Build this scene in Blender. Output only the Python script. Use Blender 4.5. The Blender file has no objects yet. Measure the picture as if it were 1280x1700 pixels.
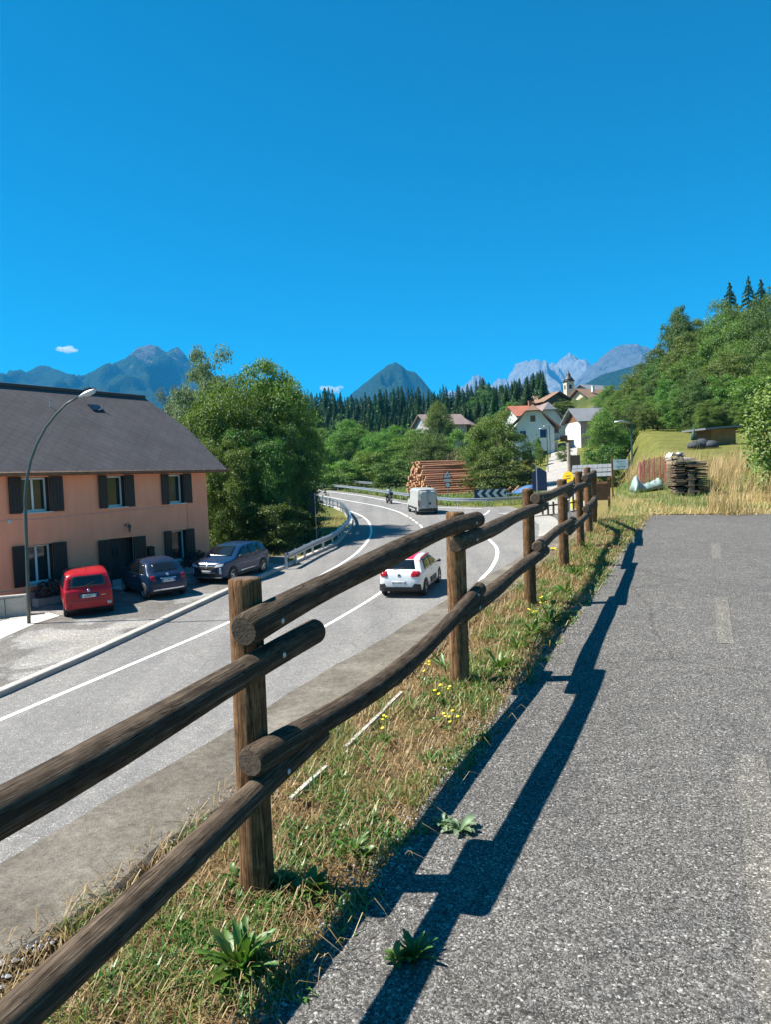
import bpy, bmesh, math, random
import numpy as np
from mathutils import Vector, Matrix, Quaternion
from mathutils import noise as mnoise

random.seed(7)
rng = np.random.default_rng(7)
R_ = math.radians
sc = bpy.context.scene

# ------------------------------------------------------------------ camera
F, CX, CY = 1250.0, 640.0, 850.0
EYE = np.array([0.0, 0.0, 1.6])
RO = 0.042
TH = math.atan(53 / 1250 * math.cos(RO))
_f = np.array([0, math.cos(TH), -math.sin(TH)])
_r0 = np.array([1.0, 0, 0])
_u0 = np.cross(_r0, _f)
_R = _r0 * math.cos(RO) - _u0 * math.sin(RO)
_U = _u0 * math.cos(RO) + _r0 * math.sin(RO)
cam = bpy.data.cameras.new('camera')
cam.sensor_fit = 'VERTICAL'
cam.sensor_height = 36
cam.lens = 36 * F / 1700
cam.clip_start = 0.05
cam.clip_end = 60000
cam_o = bpy.data.objects.new('camera', cam)
sc.collection.objects.link(cam_o)
cam_o.matrix_world = Matrix(((_R[0], _U[0], -_f[0], EYE[0]), (_R[1], _U[1], -_f[1], EYE[1]), (_R[2], _U[2], -_f[2], EYE[2]), (0, 0, 0, 1)))
sc.camera = cam_o

# ------------------------------------------------------------------ sky, sun, exposure
SUN_EL = R_(54)
SUN_AZ_VEC = Vector((-1.0, 0.05, 0)).normalized()      # where the sun stands, seen on the map
w = bpy.data.worlds.new('World'); sc.world = w; w.use_nodes = True
nt = w.node_tree; nt.nodes.clear()
sky = nt.nodes.new('ShaderNodeTexSky'); sky.sky_type = 'NISHITA'; sky.sun_disc = False
sky.sun_elevation = SUN_EL
sky.sun_rotation = math.atan2(SUN_AZ_VEC.x, SUN_AZ_VEC.y)
sky.altitude = 1500; sky.air_density = 1.0; sky.dust_density = 0.1; sky.ozone_density = 2.0
mul = nt.nodes.new('ShaderNodeMix'); mul.data_type = 'RGBA'; mul.blend_type = 'MULTIPLY'; mul.inputs[0].default_value = 1
mul.inputs[7].default_value = (0.10, .88, 1.10, 1)
hs = nt.nodes.new('ShaderNodeHueSaturation'); hs.inputs['Saturation'].default_value = 1.12
bg = nt.nodes.new('ShaderNodeBackground'); bg.inputs[1].default_value = 0.057
wo = nt.nodes.new('ShaderNodeOutputWorld')
nt.links.new(sky.outputs[0], mul.inputs[6]); nt.links.new(mul.outputs[2], hs.inputs['Color'])
nt.links.new(hs.outputs[0], bg.inputs[0]); nt.links.new(bg.outputs[0], wo.inputs[0])
sl = bpy.data.lights.new('sun', 'SUN'); sl.energy = 5.0; sl.angle = R_(0.5); sl.color = (1.0, 0.94, 0.84)
so = bpy.data.objects.new('sun', sl); sc.collection.objects.link(so)
sun_to = Vector((SUN_AZ_VEC.x * math.cos(SUN_EL), SUN_AZ_VEC.y * math.cos(SUN_EL), math.sin(SUN_EL)))
so.rotation_euler = sun_to.to_track_quat('Z', 'Y').to_euler()
sc.view_settings.view_transform = 'Standard'
sc.view_settings.look = 'None'
sc.view_settings.gamma = 1
sc.view_settings.use_curve_mapping = False
sc.view_settings.exposure = 1.2
sc.render.engine = 'CYCLES'
sc.cycles.use_denoising = True
sc.cycles.max_bounces = 8
sc.cycles.diffuse_bounces = 3
sc.cycles.glossy_bounces = 3
sc.cycles.transmission_bounces = 4
sc.cycles.transparent_max_bounces = 8
sc.cycles.volume_bounces = 1

# ------------------------------------------------------------------ pixel <-> place
def ray(u, v): return _f + (u - CX) / F * _R + (CY - v) / F * _U
def atY(u, v, Y):
    d = ray(u, v); return EYE + d * (Y / d[1])
def onp(u, v, z0=-4.0, g=.044):
    d = ray(u, v); return EYE + d * ((z0 - EYE[2]) / (d[2] - g * d[1]))
def onpath(u, v): return onp(u, v, 0.0, .035)

# ------------------------------------------------------------------ object helpers
col = sc.collection
def tag(o, label=None, cat=None, group=None, kind=None):
    if label: o['label'] = label
    if cat: o['category'] = cat
    if group: o['group'] = group
    if kind: o['kind'] = kind
    return o
def link(name, data, parent=None):
    o = bpy.data.objects.new(name, data); col.objects.link(o)
    if parent is not None: o.parent = parent
    return o
def empty(name, loc=(0, 0, 0), rz=0.0, label=None, cat=None, group=None):
    o = link(name, None); o.empty_display_size = .2
    o.location = loc; o.rotation_euler = (0, 0, rz)
    return tag(o, label, cat, group)
def copy_tree(o, parent=None):
    c = o.copy(); col.objects.link(c); c.parent = parent
    for ch in [x for x in o.children]: copy_tree(ch, c)
    return c
def np_mesh(name, V, Q, mat=None, smooth=False, uv=None):
    """V (n,3), Q list/array of faces of one size (or list of arrays)."""
    me = bpy.data.meshes.new(name)
    V = np.asarray(V, dtype=np.float32)
    arrs = Q if isinstance(Q, (list, tuple)) and len(Q) and isinstance(Q[0], np.ndarray) and Q[0].ndim == 2 else [np.asarray(Q)]
    loops = np.concatenate([a.reshape(-1) for a in arrs]).astype(np.int32)
    sizes = np.concatenate([np.full(len(a), a.shape[1]) for a in arrs]).astype(np.int32)
    starts = np.concatenate([[0], np.cumsum(sizes)[:-1]]).astype(np.int32)
    me.vertices.add(len(V)); me.vertices.foreach_set('co', V.reshape(-1))
    me.loops.add(len(loops)); me.loops.foreach_set('vertex_index', loops)
    me.polygons.add(len(sizes)); me.polygons.foreach_set('loop_start', starts); me.polygons.foreach_set('loop_total', sizes)
    if uv is not None:
        l = me.uv_layers.new(name='UVMap'); l.data.foreach_set('uv', np.asarray(uv, dtype=np.float32)[loops].reshape(-1))
    me.update(calc_edges=True); me.validate()
    me.polygons.foreach_set('use_smooth', np.full(len(me.polygons), bool(smooth)))
    if mat: me.materials.append(mat)
    return me
class MB:
    def __init__(s): s.v = []; s.f = []; s.uv = {}
    def add(s, verts, faces):
        n = len(s.v); s.v += [tuple(map(float, p)) for p in verts]; s.f += [tuple(i + n for i in f) for f in faces]; return n
    def box(s, c, d, M=None):
        x, y, z = d[0] / 2, d[1] / 2, d[2] / 2
        P = [Vector((sx * x, sy * y, sz * z)) for sz in (-1, 1) for sy in (-1, 1) for sx in (-1, 1)]
        if M is not None: P = [M @ p for p in P]
        P = [p + Vector(c) for p in P]
        s.add(P, [(0, 2, 3, 1), (4, 5, 7, 6), (0, 1, 5, 4), (2, 6, 7, 3), (0, 4, 6, 2), (1, 3, 7, 5)]); return s
    def prism(s, poly, n, depth):
        """extrude planar polygon (3d points) along -n*depth"""
        n = Vector(n).normalized(); A = [Vector(p) for p in poly]; B = [p - n * depth for p in A]; k = len(A)
        s.add(A + B, [tuple(range(k)), tuple(range(2 * k - 1, k - 1, -1))] + [(i, i + k, (i + 1) % k + k, (i + 1) % k) for i in range(k)]); return s
    def tube(s, pts, rad, seg=10, cap=True, wob=0.0, squash=1.0):
        pts = [Vector(p) for p in pts]; n = len(pts)
        rad = rad if isinstance(rad, (list, tuple)) else [rad] * n
        b = len(s.v); L = 0.0; up = None
        ph = random.uniform(0, 6.28)
        for i, p in enumerate(pts):
            t = (pts[min(i + 1, n - 1)] - pts[max(i - 1, 0)]).normalized()
            if up is None:
                a = Vector((0, 0, 1)) if abs(t.z) < .9 else Vector((1, 0, 0)); e1 = t.cross(a).normalized()
            else:
                e1 = (up - t * up.dot(t)).normalized()
            up = e1; e2 = t.cross(e1)
            if i: L += (p - pts[i - 1]).length
            for k in range(seg):
                a = 2 * math.pi * k / seg
                r = rad[i] * (1 + wob * (math.sin(3 * a + ph + L * 1.7) * .6 + math.sin(2 * a - L * 3.1 + ph * 2) * .6))
                q = p + e1 * (math.cos(a) * r) + e2 * (math.sin(a) * r * squash)
                s.uv[len(s.v)] = (L + ph * 3, k / seg); s.v.append(tuple(q))
        for i in range(n - 1):
            for k in range(seg):
                k2 = (k + 1) % seg
                s.f.append((b + i * seg + k, b + i * seg + k2, b + (i + 1) * seg + k2, b + (i + 1) * seg + k))
        if cap:
            s.f.append(tuple(b + k for k in range(seg))[::-1]); s.f.append(tuple(b + (n - 1) * seg + k for k in range(seg)))
        return s
    def lathe(s, prof, seg=16, M=None):
        """prof [(r,h)] about local z"""
        b = len(s.v)
        for r, h in prof:
            for k in range(seg):
                a = 2 * math.pi * k / seg; p = Vector((r * math.cos(a), r * math.sin(a), h))
                s.v.append(tuple(M @ p if M is not None else p))
        for i in range(len(prof) - 1):
            for k in range(seg):
                k2 = (k + 1) % seg; s.f.append((b + i * seg + k, b + i * seg + k2, b + (i + 1) * seg + k2, b + (i + 1) * seg + k))
        s.f.append(tuple(b + k for k in range(seg))[::-1]); s.f.append(tuple(b + (len(prof) - 1) * seg + k for k in range(seg)))
        return s
    def mesh(s, name, mat, smooth=False):
        me = bpy.data.meshes.new(name); me.from_pydata(s.v, [], s.f)
        if s.uv:
            l = me.uv_layers.new(name='UVMap')
            for lp in me.loops: l.data[lp.index].uv = s.uv.get(lp.vertex_index, (0, 0))
        if mat: me.materials.append(mat)
        if smooth:
            for p in me.polygons: p.use_smooth = len(p.vertices) <= 4
        me.update(); return me
    def build(s, name, mat, parent=None, smooth=False):
        return link(name, s.mesh(name, mat, smooth), parent)
def text_mesh(name, cu, parent=None):
    t = bpy.data.objects.new('t', cu); col.objects.link(t); bpy.context.view_layer.update()
    me = bpy.data.meshes.new_from_object(t.evaluated_get(bpy.context.evaluated_depsgraph_get())); me.name = name
    bpy.data.objects.remove(t); return link(name, me, parent)
def bev(o, wd=.01, seg=2):
    m = o.modifiers.new('bevel', 'BEVEL'); m.width = wd; m.segments = seg; m.limit_method = 'ANGLE'; m.angle_limit = R_(40); return o

# ------------------------------------------------------------------ materials
def M_new(name):
    m = bpy.data.materials.new(name); m.use_nodes = True; n = m.node_tree.nodes; n.clear()
    out = n.new('ShaderNodeOutputMaterial'); b = n.new('ShaderNodeBsdfPrincipled')
    m.node_tree.links.new(b.outputs[0], out.inputs[0]); return m, m.node_tree, b, out
def node(nt, t, **k):
    n = nt.nodes.new(t)
    for a, v in k.items():
        if a.startswith('i_'):
            key = a[2:]; key = int(key) if key.isdigit() else key.replace('_', ' ')
            n.inputs[key].default_value = v
        else: setattr(n, a, v)
    return n
def ramp(nt, src, stops):
    r = nt.nodes.new('ShaderNodeValToRGB'); e = r.color_ramp.elements
    while len(e) < len(stops): e.new(.5)
    for x, (p, c) in zip(e, stops): x.position = p; x.color = (*c, 1) if len(c) == 3 else c
    nt.links.new(src, r.inputs[0]); return r.outputs[0]
def mix(nt, a, b, fac, mode='MIX'):
    m = nt.nodes.new('ShaderNodeMix'); m.data_type = 'RGBA'; m.blend_type = mode
    for s, i in ((fac, 0), (a, 6), (b, 7)):
        if isinstance(s, bpy.types.NodeSocket): nt.links.new(s, m.inputs[i])
        elif i == 0: m.inputs[0].default_value = s
        else: m.inputs[i].default_value = (*s, 1)
    return m.outputs[2]
def math_n(nt, op, a, b=0.0):
    m = nt.nodes.new('ShaderNodeMath'); m.operation = op
    for i, s in enumerate((a, b)):
        if isinstance(s, bpy.types.NodeSocket): nt.links.new(s, m.inputs[i])
        else: m.inputs[i].default_value = s
    return m.outputs[0]
def coords(nt, kind='Object', scale=(1, 1, 1), rot=(0, 0, 0)):
    t = nt.nodes.new('ShaderNodeTexCoord'); mp = nt.nodes.new('ShaderNodeMapping')
    mp.inputs['Scale'].default_value = scale; mp.inputs['Rotation'].default_value = rot
    nt.links.new(t.outputs[kind], mp.inputs[0]); return mp.outputs[0]
def noise(nt, vec, scale, detail=4, rough=.55, dist=0.0):
    n = node(nt, 'ShaderNodeTexNoise', i_Scale=scale, i_Detail=detail, i_Roughness=rough, i_Distortion=dist)
    if vec is not None: nt.links.new(vec, n.inputs['Vector'])
    return n.outputs[0]
def voro(nt, vec, scale, feature='F1', out=0, rnd=1.0):
    n = node(nt, 'ShaderNodeTexVoronoi', feature=feature, i_Scale=scale, i_Randomness=rnd)
    nt.links.new(vec, n.inputs['Vector']); return n.outputs[out]
def bump(nt, b, h, dist=.01, strength=1.0):
    n = node(nt, 'ShaderNodeBump', i_Strength=strength, i_Distance=dist)
    nt.links.new(h, n.inputs['Height']); nt.links.new(n.outputs[0], b.inputs['Normal']); return n
def simple(name, c1, c2=None, rough=.7, scale=6, bumpd=0.0, bscale=40, metal=0.0, spec=.5, coat=0.0, detail=4, kind='Object'):
    m, nt, b, o = M_new(name); b.inputs['Roughness'].default_value = rough; b.inputs['Metallic'].default_value = metal
    b.inputs['Specular IOR Level'].default_value = spec; b.inputs['Coat Weight'].default_value = coat; b.inputs['Coat Roughness'].default_value = .04
    v = coords(nt, kind)
    c2 = c2 or tuple(x * .8 for x in c1)
    f = noise(nt, v, scale, detail)
    cc = ramp(nt, f, [(.32, c1), (.68, c2)]); nt.links.new(cc, b.inputs['Base Color'])
    if bumpd: bump(nt, b, noise(nt, v, bscale, 5), bumpd)
    return m
MT = {}
def asphalt(name, dark, light, scale, tint, big=.25, bumpd=.004, bst=.6):
    m, nt, b, o = M_new(name); b.inputs['Roughness'].default_value = .92; b.inputs['Specular IOR Level'].default_value = .2
    v = coords(nt); stones = []
    for sc_, k in ((scale, 0), (scale * 2.3, 1)):
        vc = voro(nt, v, sc_, out=1); sep = node(nt, 'ShaderNodeSeparateColor'); nt.links.new(vc, sep.inputs[0]); d_ = voro(nt, v, sc_, out=0)
        mid = tuple(a * .62 + c * .38 for a, c in zip(dark, light))
        st = ramp(nt, sep.outputs[k], [(0, dark), (.5, mid), (.82, light), (.93, tuple(min(1, x * 1.35) for x in light)), (1, tuple(min(1, x * 2.1) for x in light))])
        gap = ramp(nt, d_, [(.45, (1, 1, 1)), (.8, (.45, .44, .43))]); stones.append(mix(nt, st, gap, .7, 'MULTIPLY'))
        if not k: dist = d_; pick = sep.outputs[2]
    c = mix(nt, stones[0], stones[1], ramp(nt, pick, [(.42, (0, 0, 0)), (.46, (1, 1, 1))]))
    n1 = ramp(nt, noise(nt, v, .55, 5, .6), [(.3, (1 - big,) * 3), (.7, (1 + big * .6,) * 3)])
    c = mix(nt, c, n1, 1, 'MULTIPLY')
    n2 = ramp(nt, noise(nt, v, 5, 6, .7), [(.35, (.86, .86, .86)), (.7, (1.12, 1.1, 1.06))])
    c = mix(nt, c, n2, 1, 'MULTIPLY'); c = mix(nt, c, tint, 1, 'MULTIPLY')
    nt.links.new(c, b.inputs['Base Color'])
    inv = math_n(nt, 'ADD', math_n(nt, 'SUBTRACT', 1.0, dist), math_n(nt, 'MULTIPLY', noise(nt, v, scale * 3, 3, .7), .6)); bump(nt, b, inv, bumpd, bst)
    return m, nt, b, c
MT['path'], _nt, _b, _c = asphalt('path_asphalt', (.036, .0355, .035), (.215, .212, .206), 118, (1.0, .98, .96), .14, .0035)
# worn cracks and a sandy tinge along the path
_v = coords(_nt)
_cr = voro(_nt, mix(_nt, _v, noise(_nt, _v, 1.2, 5), .25), .42, 'DISTANCE_TO_EDGE', 0)
_crm = ramp(_nt, _cr, [(.0, (.45, .43, .4)), (.006, (1, 1, 1))])
_nt.links.new(mix(_nt, _c, _crm, .55, 'MULTIPLY'), _b.inputs['Base Color'])
MT['road'], _nt, _b, _c = asphalt('road_asphalt', (.15, .15, .15), (.29, .288, .284), 60, (1, .99, .98), .10, .002)
_v = coords(_nt, rot=(0, 0, R_(21)), scale=(1, .07, 1))
_nt.links.new(mix(_nt, _c, ramp(_nt, noise(_nt, _v, .9, 3), [(.35, (.86, .86, .87)), (.65, (1.08, 1.07, 1.06))]), 1, 'MULTIPLY'), _b.inputs['Base Color'])
_cr = voro(_nt, mix(_nt, coords(_nt), noise(_nt, coords(_nt), .8, 5), .3), .16, 'DISTANCE_TO_EDGE', 0)
_l = _b.inputs['Base Color'].links[0].from_socket
_nt.links.new(mix(_nt, _l, ramp(_nt, _cr, [(.0, (.6, .58, .56)), (.003, (1, 1, 1))]), .6, 'MULTIPLY'), _b.inputs['Base Color'])
MT['lot'], _nt, _b, _c = asphalt('lot_asphalt', (.19, .189, .187), (.35, .347, .342), 35, (1, .99, .98), .3, .004)
_v = coords(_nt)
_p = ramp(_nt, noise(_nt, _v, .35, 3, .5, .6), [(.46, (.62, .60, .58)), (.5, (1, 1, 1)), (.62, (1.15, 1.12, 1.06))])
_nt.links.new(mix(_nt, _c, _p, 1, 'MULTIPLY'), _b.inputs['Base Color'])
MT['sideroad'], _, _, _ = asphalt('side_road_asphalt', (.28, .275, .265), (.46, .45, .435), 30, (1, .99, .97), .15, .003)
def concrete(name, c1, c2, c3, stain=1.0):
    m, nt, b, o = M_new(name); b.inputs['Roughness'].default_value = .92; b.inputs['Specular IOR Level'].default_value = .2
    v = coords(nt)
    a = ramp(nt, noise(nt, v, 2.2, 8, .65), [(.3, c1), (.5, c2), (.72, c3)])
    g = ramp(nt, noise(nt, v, 26, 8, .8), [(.32, (.5, .48, .45)), (.52, (1, 1, 1)), (.68, (1.4, 1.38, 1.34))])
    c = mix(nt, a, g, .8 * stain, 'MULTIPLY')
    sp = ramp(nt, voro(nt, v, 70, out=0), [(.08, (.45, .43, .4)), (.2, (1, 1, 1))])
    c = mix(nt, c, sp, .5 * stain, 'MULTIPLY'); c = mix(nt, c, ramp(nt, noise(nt, v, 140, 4, .8), [(.35, (.6, .59, .57)), (.5, (1, 1, 1)), (.65, (1.45, 1.44, 1.42))]), .8 * stain, 'MULTIPLY'); nt.links.new(c, b.inputs['Base Color'])
    bump(nt, b, noise(nt, v, 45, 8, .8), .01); return m
MT['wall'] = concrete('wall_concrete', (.10, .087, .069), (.17, .151, .124), (.265, .24, .203))
MT['kerb'] = concrete('kerb_concrete', (.36, .34, .31), (.43, .41, .38), (.5, .48, .44), .5)
MT['slab'] = concrete('slab_concrete', (.55, .52, .45), (.63, .6, .52), (.7, .67, .6), .5)
def paint(name, c, wear):
    m, nt, b, o = M_new(name); b.inputs['Roughness'].default_value = .75
    v = coords(nt); f = noise(nt, v, 22, 8, .75)
    cc = ramp(nt, f, [(wear - .05, (.3, .3, .3)), (wear + .04, c)]); nt.links.new(cc, b.inputs['Base Color']); return m
MT['paint'] = paint('road_paint', (.82, .82, .8), .30)
MT['oldpaint'], _, _, _ = asphalt('worn_path_paint', (.06, .058, .055), (.265, .257, .243), 118, (1.0, .98, .93), .14, .0035)
def wood(name, c1, c2, c3, rs=46, ls=.9, bumpd=.006):
    m, nt, b, o = M_new(name); b.inputs['Roughness'].default_value = .88; b.inputs['Specular IOR Level'].default_value = .15
    oi = node(nt, 'ShaderNodeObjectInfo')
    grain = noise(nt, coords(nt, 'UV', (ls * 3.2, rs, 1)), 1.0, 8, .72, 1.2)
    fine = noise(nt, coords(nt, 'UV', (ls * 16, rs * 2.4, 1)), 1.0, 6, .7)
    g = math_n(nt, 'ADD', math_n(nt, 'MULTIPLY', grain, .62), math_n(nt, 'MULTIPLY', fine, .38))
    blot = noise(nt, coords(nt, 'UV', (ls * 7, 5, 1)), 1.6, 6, .65)
    a = ramp(nt, g, [(.36, c1), (.5, c2), (.64, c3)])
    c = mix(nt, a, ramp(nt, blot, [(.34, (.42, .40, .38)), (.55, (.95, .94, .92)), (.7, (1.35, 1.3, 1.22))]), .9, 'MULTIPLY')
    kn = voro(nt, coords(nt, 'UV', (2.6, 5.5, 1)), 1.0, out=0); c = mix(nt, c, ramp(nt, kn, [(.05, (.22, .2, .18)), (.085, (1.3, 1.2, 1.1)), (.13, (1, 1, 1))]), .7, 'MULTIPLY')
    fl = ramp(nt, noise(nt, coords(nt, 'UV', (22, 34, 1)), 1.5, 4, .6), [(.66, (0, 0, 0)), (.74, (1, 1, 1))])
    c = mix(nt, c, (.34, .30, .24), math_n(nt, 'MULTIPLY', fl, .30))
    crk = ramp(nt, noise(nt, coords(nt, 'UV', (.8, 9, 1)), 1.3, 4, .6, 1.0), [(.486, (1, 1, 1)), (.5, (.10, .09, .08)), (.514, (1, 1, 1))])
    c = mix(nt, c, crk, .85, 'MULTIPLY')
    rv = math_n(nt, 'ADD', math_n(nt, 'MULTIPLY', oi.outputs['Random'], .35), .82)
    hsn = node(nt, 'ShaderNodeHueSaturation'); nt.links.new(rv, hsn.inputs['Value']); nt.links.new(c, hsn.inputs['Color'])
    nt.links.new(hsn.outputs[0], b.inputs['Base Color'])
    hh = math_n(nt, 'ADD', g, math_n(nt, 'MULTIPLY', crk, .5)); bump(nt, b, hh, bumpd, 1.0); return m
MT['rail'] = wood('rail_wood', (.045, .032, .023), (.115, .084, .06), (.26, .205, .15), 46, .9, .009)
MT['post'] = wood('post_wood', (.09, .045, .022), (.21, .112, .056), (.35, .21, .115), 30, 1.2, .008)
MT['endgrain'] = simple('end_grain', (.13, .09, .06), (.06, .04, .028), .9, 40, .003, 120)
MT['log'] = wood('log_wood', (.34, .16, .09), (.54, .29, .18), (.68, .42, .28), 26, 1.2, .01)
MT['log_dark'] = wood('log_bark', (.22, .10, .065), (.40, .2, .125), (.56, .32, .21), 26, 1.2, .01)
MT['logend'] = simple('log_end', (.66, .40, .20), (.5, .27, .13), .85, 5, .002, 60)
MT['plank'] = wood('old_plank', (.08, .058, .043), (.19, .135, .098), (.32, .24, .17), 20, 1)
MT['plank_pale'] = wood('pale_plank', (.36, .28, .22), (.5, .42, .34), (.62, .54, .46), 20, 1)
MT['stake'] = wood('bleached_stake', (.5, .46, .38), (.62, .58, .5), (.72, .68, .6), 30, 2, .002)
def leafmat(name, c1, c2, c3, trans=.35, hue=.03, rough=.55):
    m, nt, b, o = M_new(name); nt.nodes.remove(b)
    g = node(nt, 'ShaderNodeNewGeometry'); oi = node(nt, 'ShaderNodeObjectInfo')
    c = ramp(nt, g.outputs['Random Per Island'], [(0, c1), (.5, c2), (1, c3)])
    h = node(nt, 'ShaderNodeHueSaturation')
    nt.links.new(math_n(nt, 'ADD', math_n(nt, 'MULTIPLY', oi.outputs['Random'], hue * 2), .5 - hue), h.inputs['Hue'])
    nt.links.new(math_n(nt, 'ADD', math_n(nt, 'MULTIPLY', oi.outputs['Random'], .4), .8), h.inputs['Value'])
    nt.links.new(c, h.inputs['Color'])
    d = node(nt, 'ShaderNodeBsdfDiffuse'); t = node(nt, 'ShaderNodeBsdfTranslucent'); gl = node(nt, 'ShaderNodeBsdfGlossy', i_Roughness=rough)
    gl.inputs['Color'].default_value = (.8, .85, .8, 1)
    nt.links.new(h.outputs[0], d.inputs[0])
    tc = mix(nt, h.outputs[0], (1.25, 1.35, .7), 1, 'MULTIPLY'); nt.links.new(tc, t.inputs[0])
    m1 = node(nt, 'ShaderNodeMixShader', i_0=trans); nt.links.new(d.outputs[0], m1.inputs[1]); nt.links.new(t.outputs[0], m1.inputs[2])
    m2 = node(nt, 'ShaderNodeMixShader', i_0=.05); nt.links.new(m1.outputs[0], m2.inputs[1]); nt.links.new(gl.outputs[0], m2.inputs[2])
    nt.links.new(m2.outputs[0], o.inputs[0]); return m
MT['leaf'] = leafmat('broad_leaf', (.056, .115, .010), (.105, .19, .015), (.18, .28, .026))
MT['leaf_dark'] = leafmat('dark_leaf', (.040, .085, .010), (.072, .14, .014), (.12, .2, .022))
MT['leaf_bright'] = leafmat('bright_leaf', (.085, .15, .016), (.14, .215, .025), (.20, .27, .04))
MT['leaf_silver'] = leafmat('silver_leaf', (.11, .15, .07), (.16, .2, .11), (.22, .26, .16))
MT['leaf_brown'] = leafmat('brown_leaf', (.11, .10, .04), (.17, .14, .06), (.13, .16, .05))
MT['needle'] = leafmat('spruce_needle', (.022, .058, .018), (.04, .09, .025), (.065, .13, .036), .15, .025)
MT['weed'] = leafmat('weed_leaf', (.045, .095, .015), (.075, .15, .024), (.12, .21, .04), .3, .03, .45)
MT['weed_grey'] = leafmat('grey_weed_leaf', (.10, .16, .08), (.14, .21, .11), (.19, .26, .15), .25, .02)
MT['straw'] = leafmat('straw', (.26, .165, .062), (.40, .275, .115), (.52, .385, .185), .25, .012)
MT['deadgrass'] = leafmat('dead_grass', (.12, .066, .026), (.235, .14, .058), (.36, .24, .105), .25, .012)
MT['greengrass'] = leafmat('green_grass', (.08, .14, .025), (.13, .2, .035), (.2, .26, .06), .3, .02)
MT['bark'] = simple('bark', (.11, .085, .06), (.055, .042, .032), .95, 9, .03, 14)
MT['petal'] = simple('yellow_petal', (.85, .62, .02), (.9, .7, .05), .6, 20)
def ground_mat():
    m, nt, b, o = M_new('ground_soil'); b.inputs['Roughness'].default_value = .95; b.inputs['Specular IOR Level'].default_value = .1
    v = coords(nt)
    at = node(nt, 'ShaderNodeAttribute', attribute_name='zone')
    sep = node(nt, 'ShaderNodeSeparateColor'); nt.links.new(at.outputs['Color'], sep.inputs[0])
    fine = noise(nt, v, 28, 8, .75); midn = noise(nt, v, 2.6, 6, .65); big = noise(nt, v, .35, 5, .6)
    dry = ramp(nt, fine, [(.3, (.10, .065, .035)), (.5, (.25, .175, .09)), (.68, (.42, .32, .18))])
    lawn = ramp(nt, midn, [(.3, (.085, .115, .028)), (.5, (.14, .155, .042)), (.72, (.24, .205, .078))])
    lawn = mix(nt, lawn, ramp(nt, fine, [(.3, (.6, .65, .6)), (.65, (1.15, 1.12, 1.1))]), 1, 'MULTIPLY')
    strp = ramp(nt, noise(nt, coords(nt, 'Object', (.5, .12, 1), (0, 0, R_(-35))), 1.4, 2), [(.42, (.9, .9, .85)), (.58, (1.18, 1.1, 1.0))])
    lawn = mix(nt, lawn, strp, 1, 'MULTIPLY')
    wood_ = ramp(nt, big, [(.3, (.04, .06, .018)), (.7, (.075, .1, .03))])
    fz = math_n(nt, 'ADD', sep.outputs[0], math_n(nt, 'MULTIPLY', math_n(nt, 'SUBTRACT', midn, .5), .9))
    c = mix(nt, dry, lawn, ramp(nt, fz, [(.4, (0, 0, 0)), (.6, (1, 1, 1))]))
    c = mix(nt, c, wood_, sep.outputs[1])
    nt.links.new(c, b.inputs['Base Color']); bump(nt, b, fine, .03); return m
MT['ground'] = ground_mat()
def metal(name, c, rough=.4, sc_=8):
    return simple(name, c, tuple(x * .8 for x in c), rough, sc_, 0, metal=.85)
MT['galv'] = metal('galvanised_steel', (.5, .53, .56), .42)
MT['pole'] = simple('pole_green_paint', (.05, .085, .08), (.035, .06, .06), .45, 5)
MT['darkmetal'] = simple('dark_metal', (.03, .03, .032), (.05, .05, .05), .5, 12)
MT['black'] = simple('black_plastic', (.012, .012, .013), (.02, .02, .021), .55, 12)
MT['rubber'] = simple('tyre_rubber', (.015, .015, .016), (.028, .028, .028), .85, 30)
MT['rim'] = metal('wheel_rim', (.6, .61, .62), .3)
MT['rim_dark'] = metal('dark_wheel_rim', (.16, .16, .17), .35)
MT['chrome'] = metal('chrome', (.75, .76, .78), .15)
def glass(name, c=(.01, .013, .016), rough=.06):
    m, nt, b, o = M_new(name); b.inputs['Base Color'].default_value = (*c, 1); b.inputs['Roughness'].default_value = rough
    b.inputs['Specular IOR Level'].default_value = .7
    v = coords(nt); bump(nt, b, noise(nt, v, 1.2, 2), .004, .4); return m
MT['glass'] = glass('car_glass')
MT['pane'] = glass('window_pane', (.02, .03, .03), .08)
def carpaint(name, c, rough=.3, flake=.0):
    m, nt, b, o = M_new(name); b.inputs['Base Color'].default_value = (*c, 1); b.inputs['Roughness'].default_value = rough
    b.inputs['Metallic'].default_value = flake; b.inputs['Specular IOR Level'].default_value = .22; b.inputs['Coat Weight'].default_value = .45; b.inputs['Coat Roughness'].default_value = .06
    v = coords(nt); d = ramp(nt, noise(nt, v, 4, 5), [(.3, tuple(x * .88 for x in c)), (.7, c)]); nt.links.new(d, b.inputs['Base Color'])
    return m
MT['car_red'] = carpaint('red_car_paint', (.42, .012, .02))
MT['car_blue'] = carpaint('dark_blue_car_paint', (.008, .024, .06))
MT['car_blue2'] = carpaint('steel_blue_car_paint', (.010, .036, .095), .25, .0)
MT['car_white'] = carpaint('white_car_paint', (.78, .79, .8))
MT['car_redroof'] = carpaint('red_roof_paint', (.62, .02, .05))
MT['van_paint'] = carpaint('grey_white_van_paint', (.42, .43, .41), .45)
MT['taillight'] = carpaint('tail_light_lens', (.34, .01, .015), .12)
MT['headlight'] = simple('headlight_lens', (.5, .53, .56), (.3, .32, .35), .1, 10, spec=.8)
MT['plate'] = simple('plate_white', (.75, .75, .73), (.7, .7, .68), .5, 9)
MT['plate_blue'] = simple('plate_blue', (.02, .06, .4), (.02, .05, .3), .5, 9)
MT['ink'] = simple('plate_ink', (.01, .01, .012), (.015, .015, .016), .6, 9)
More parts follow.
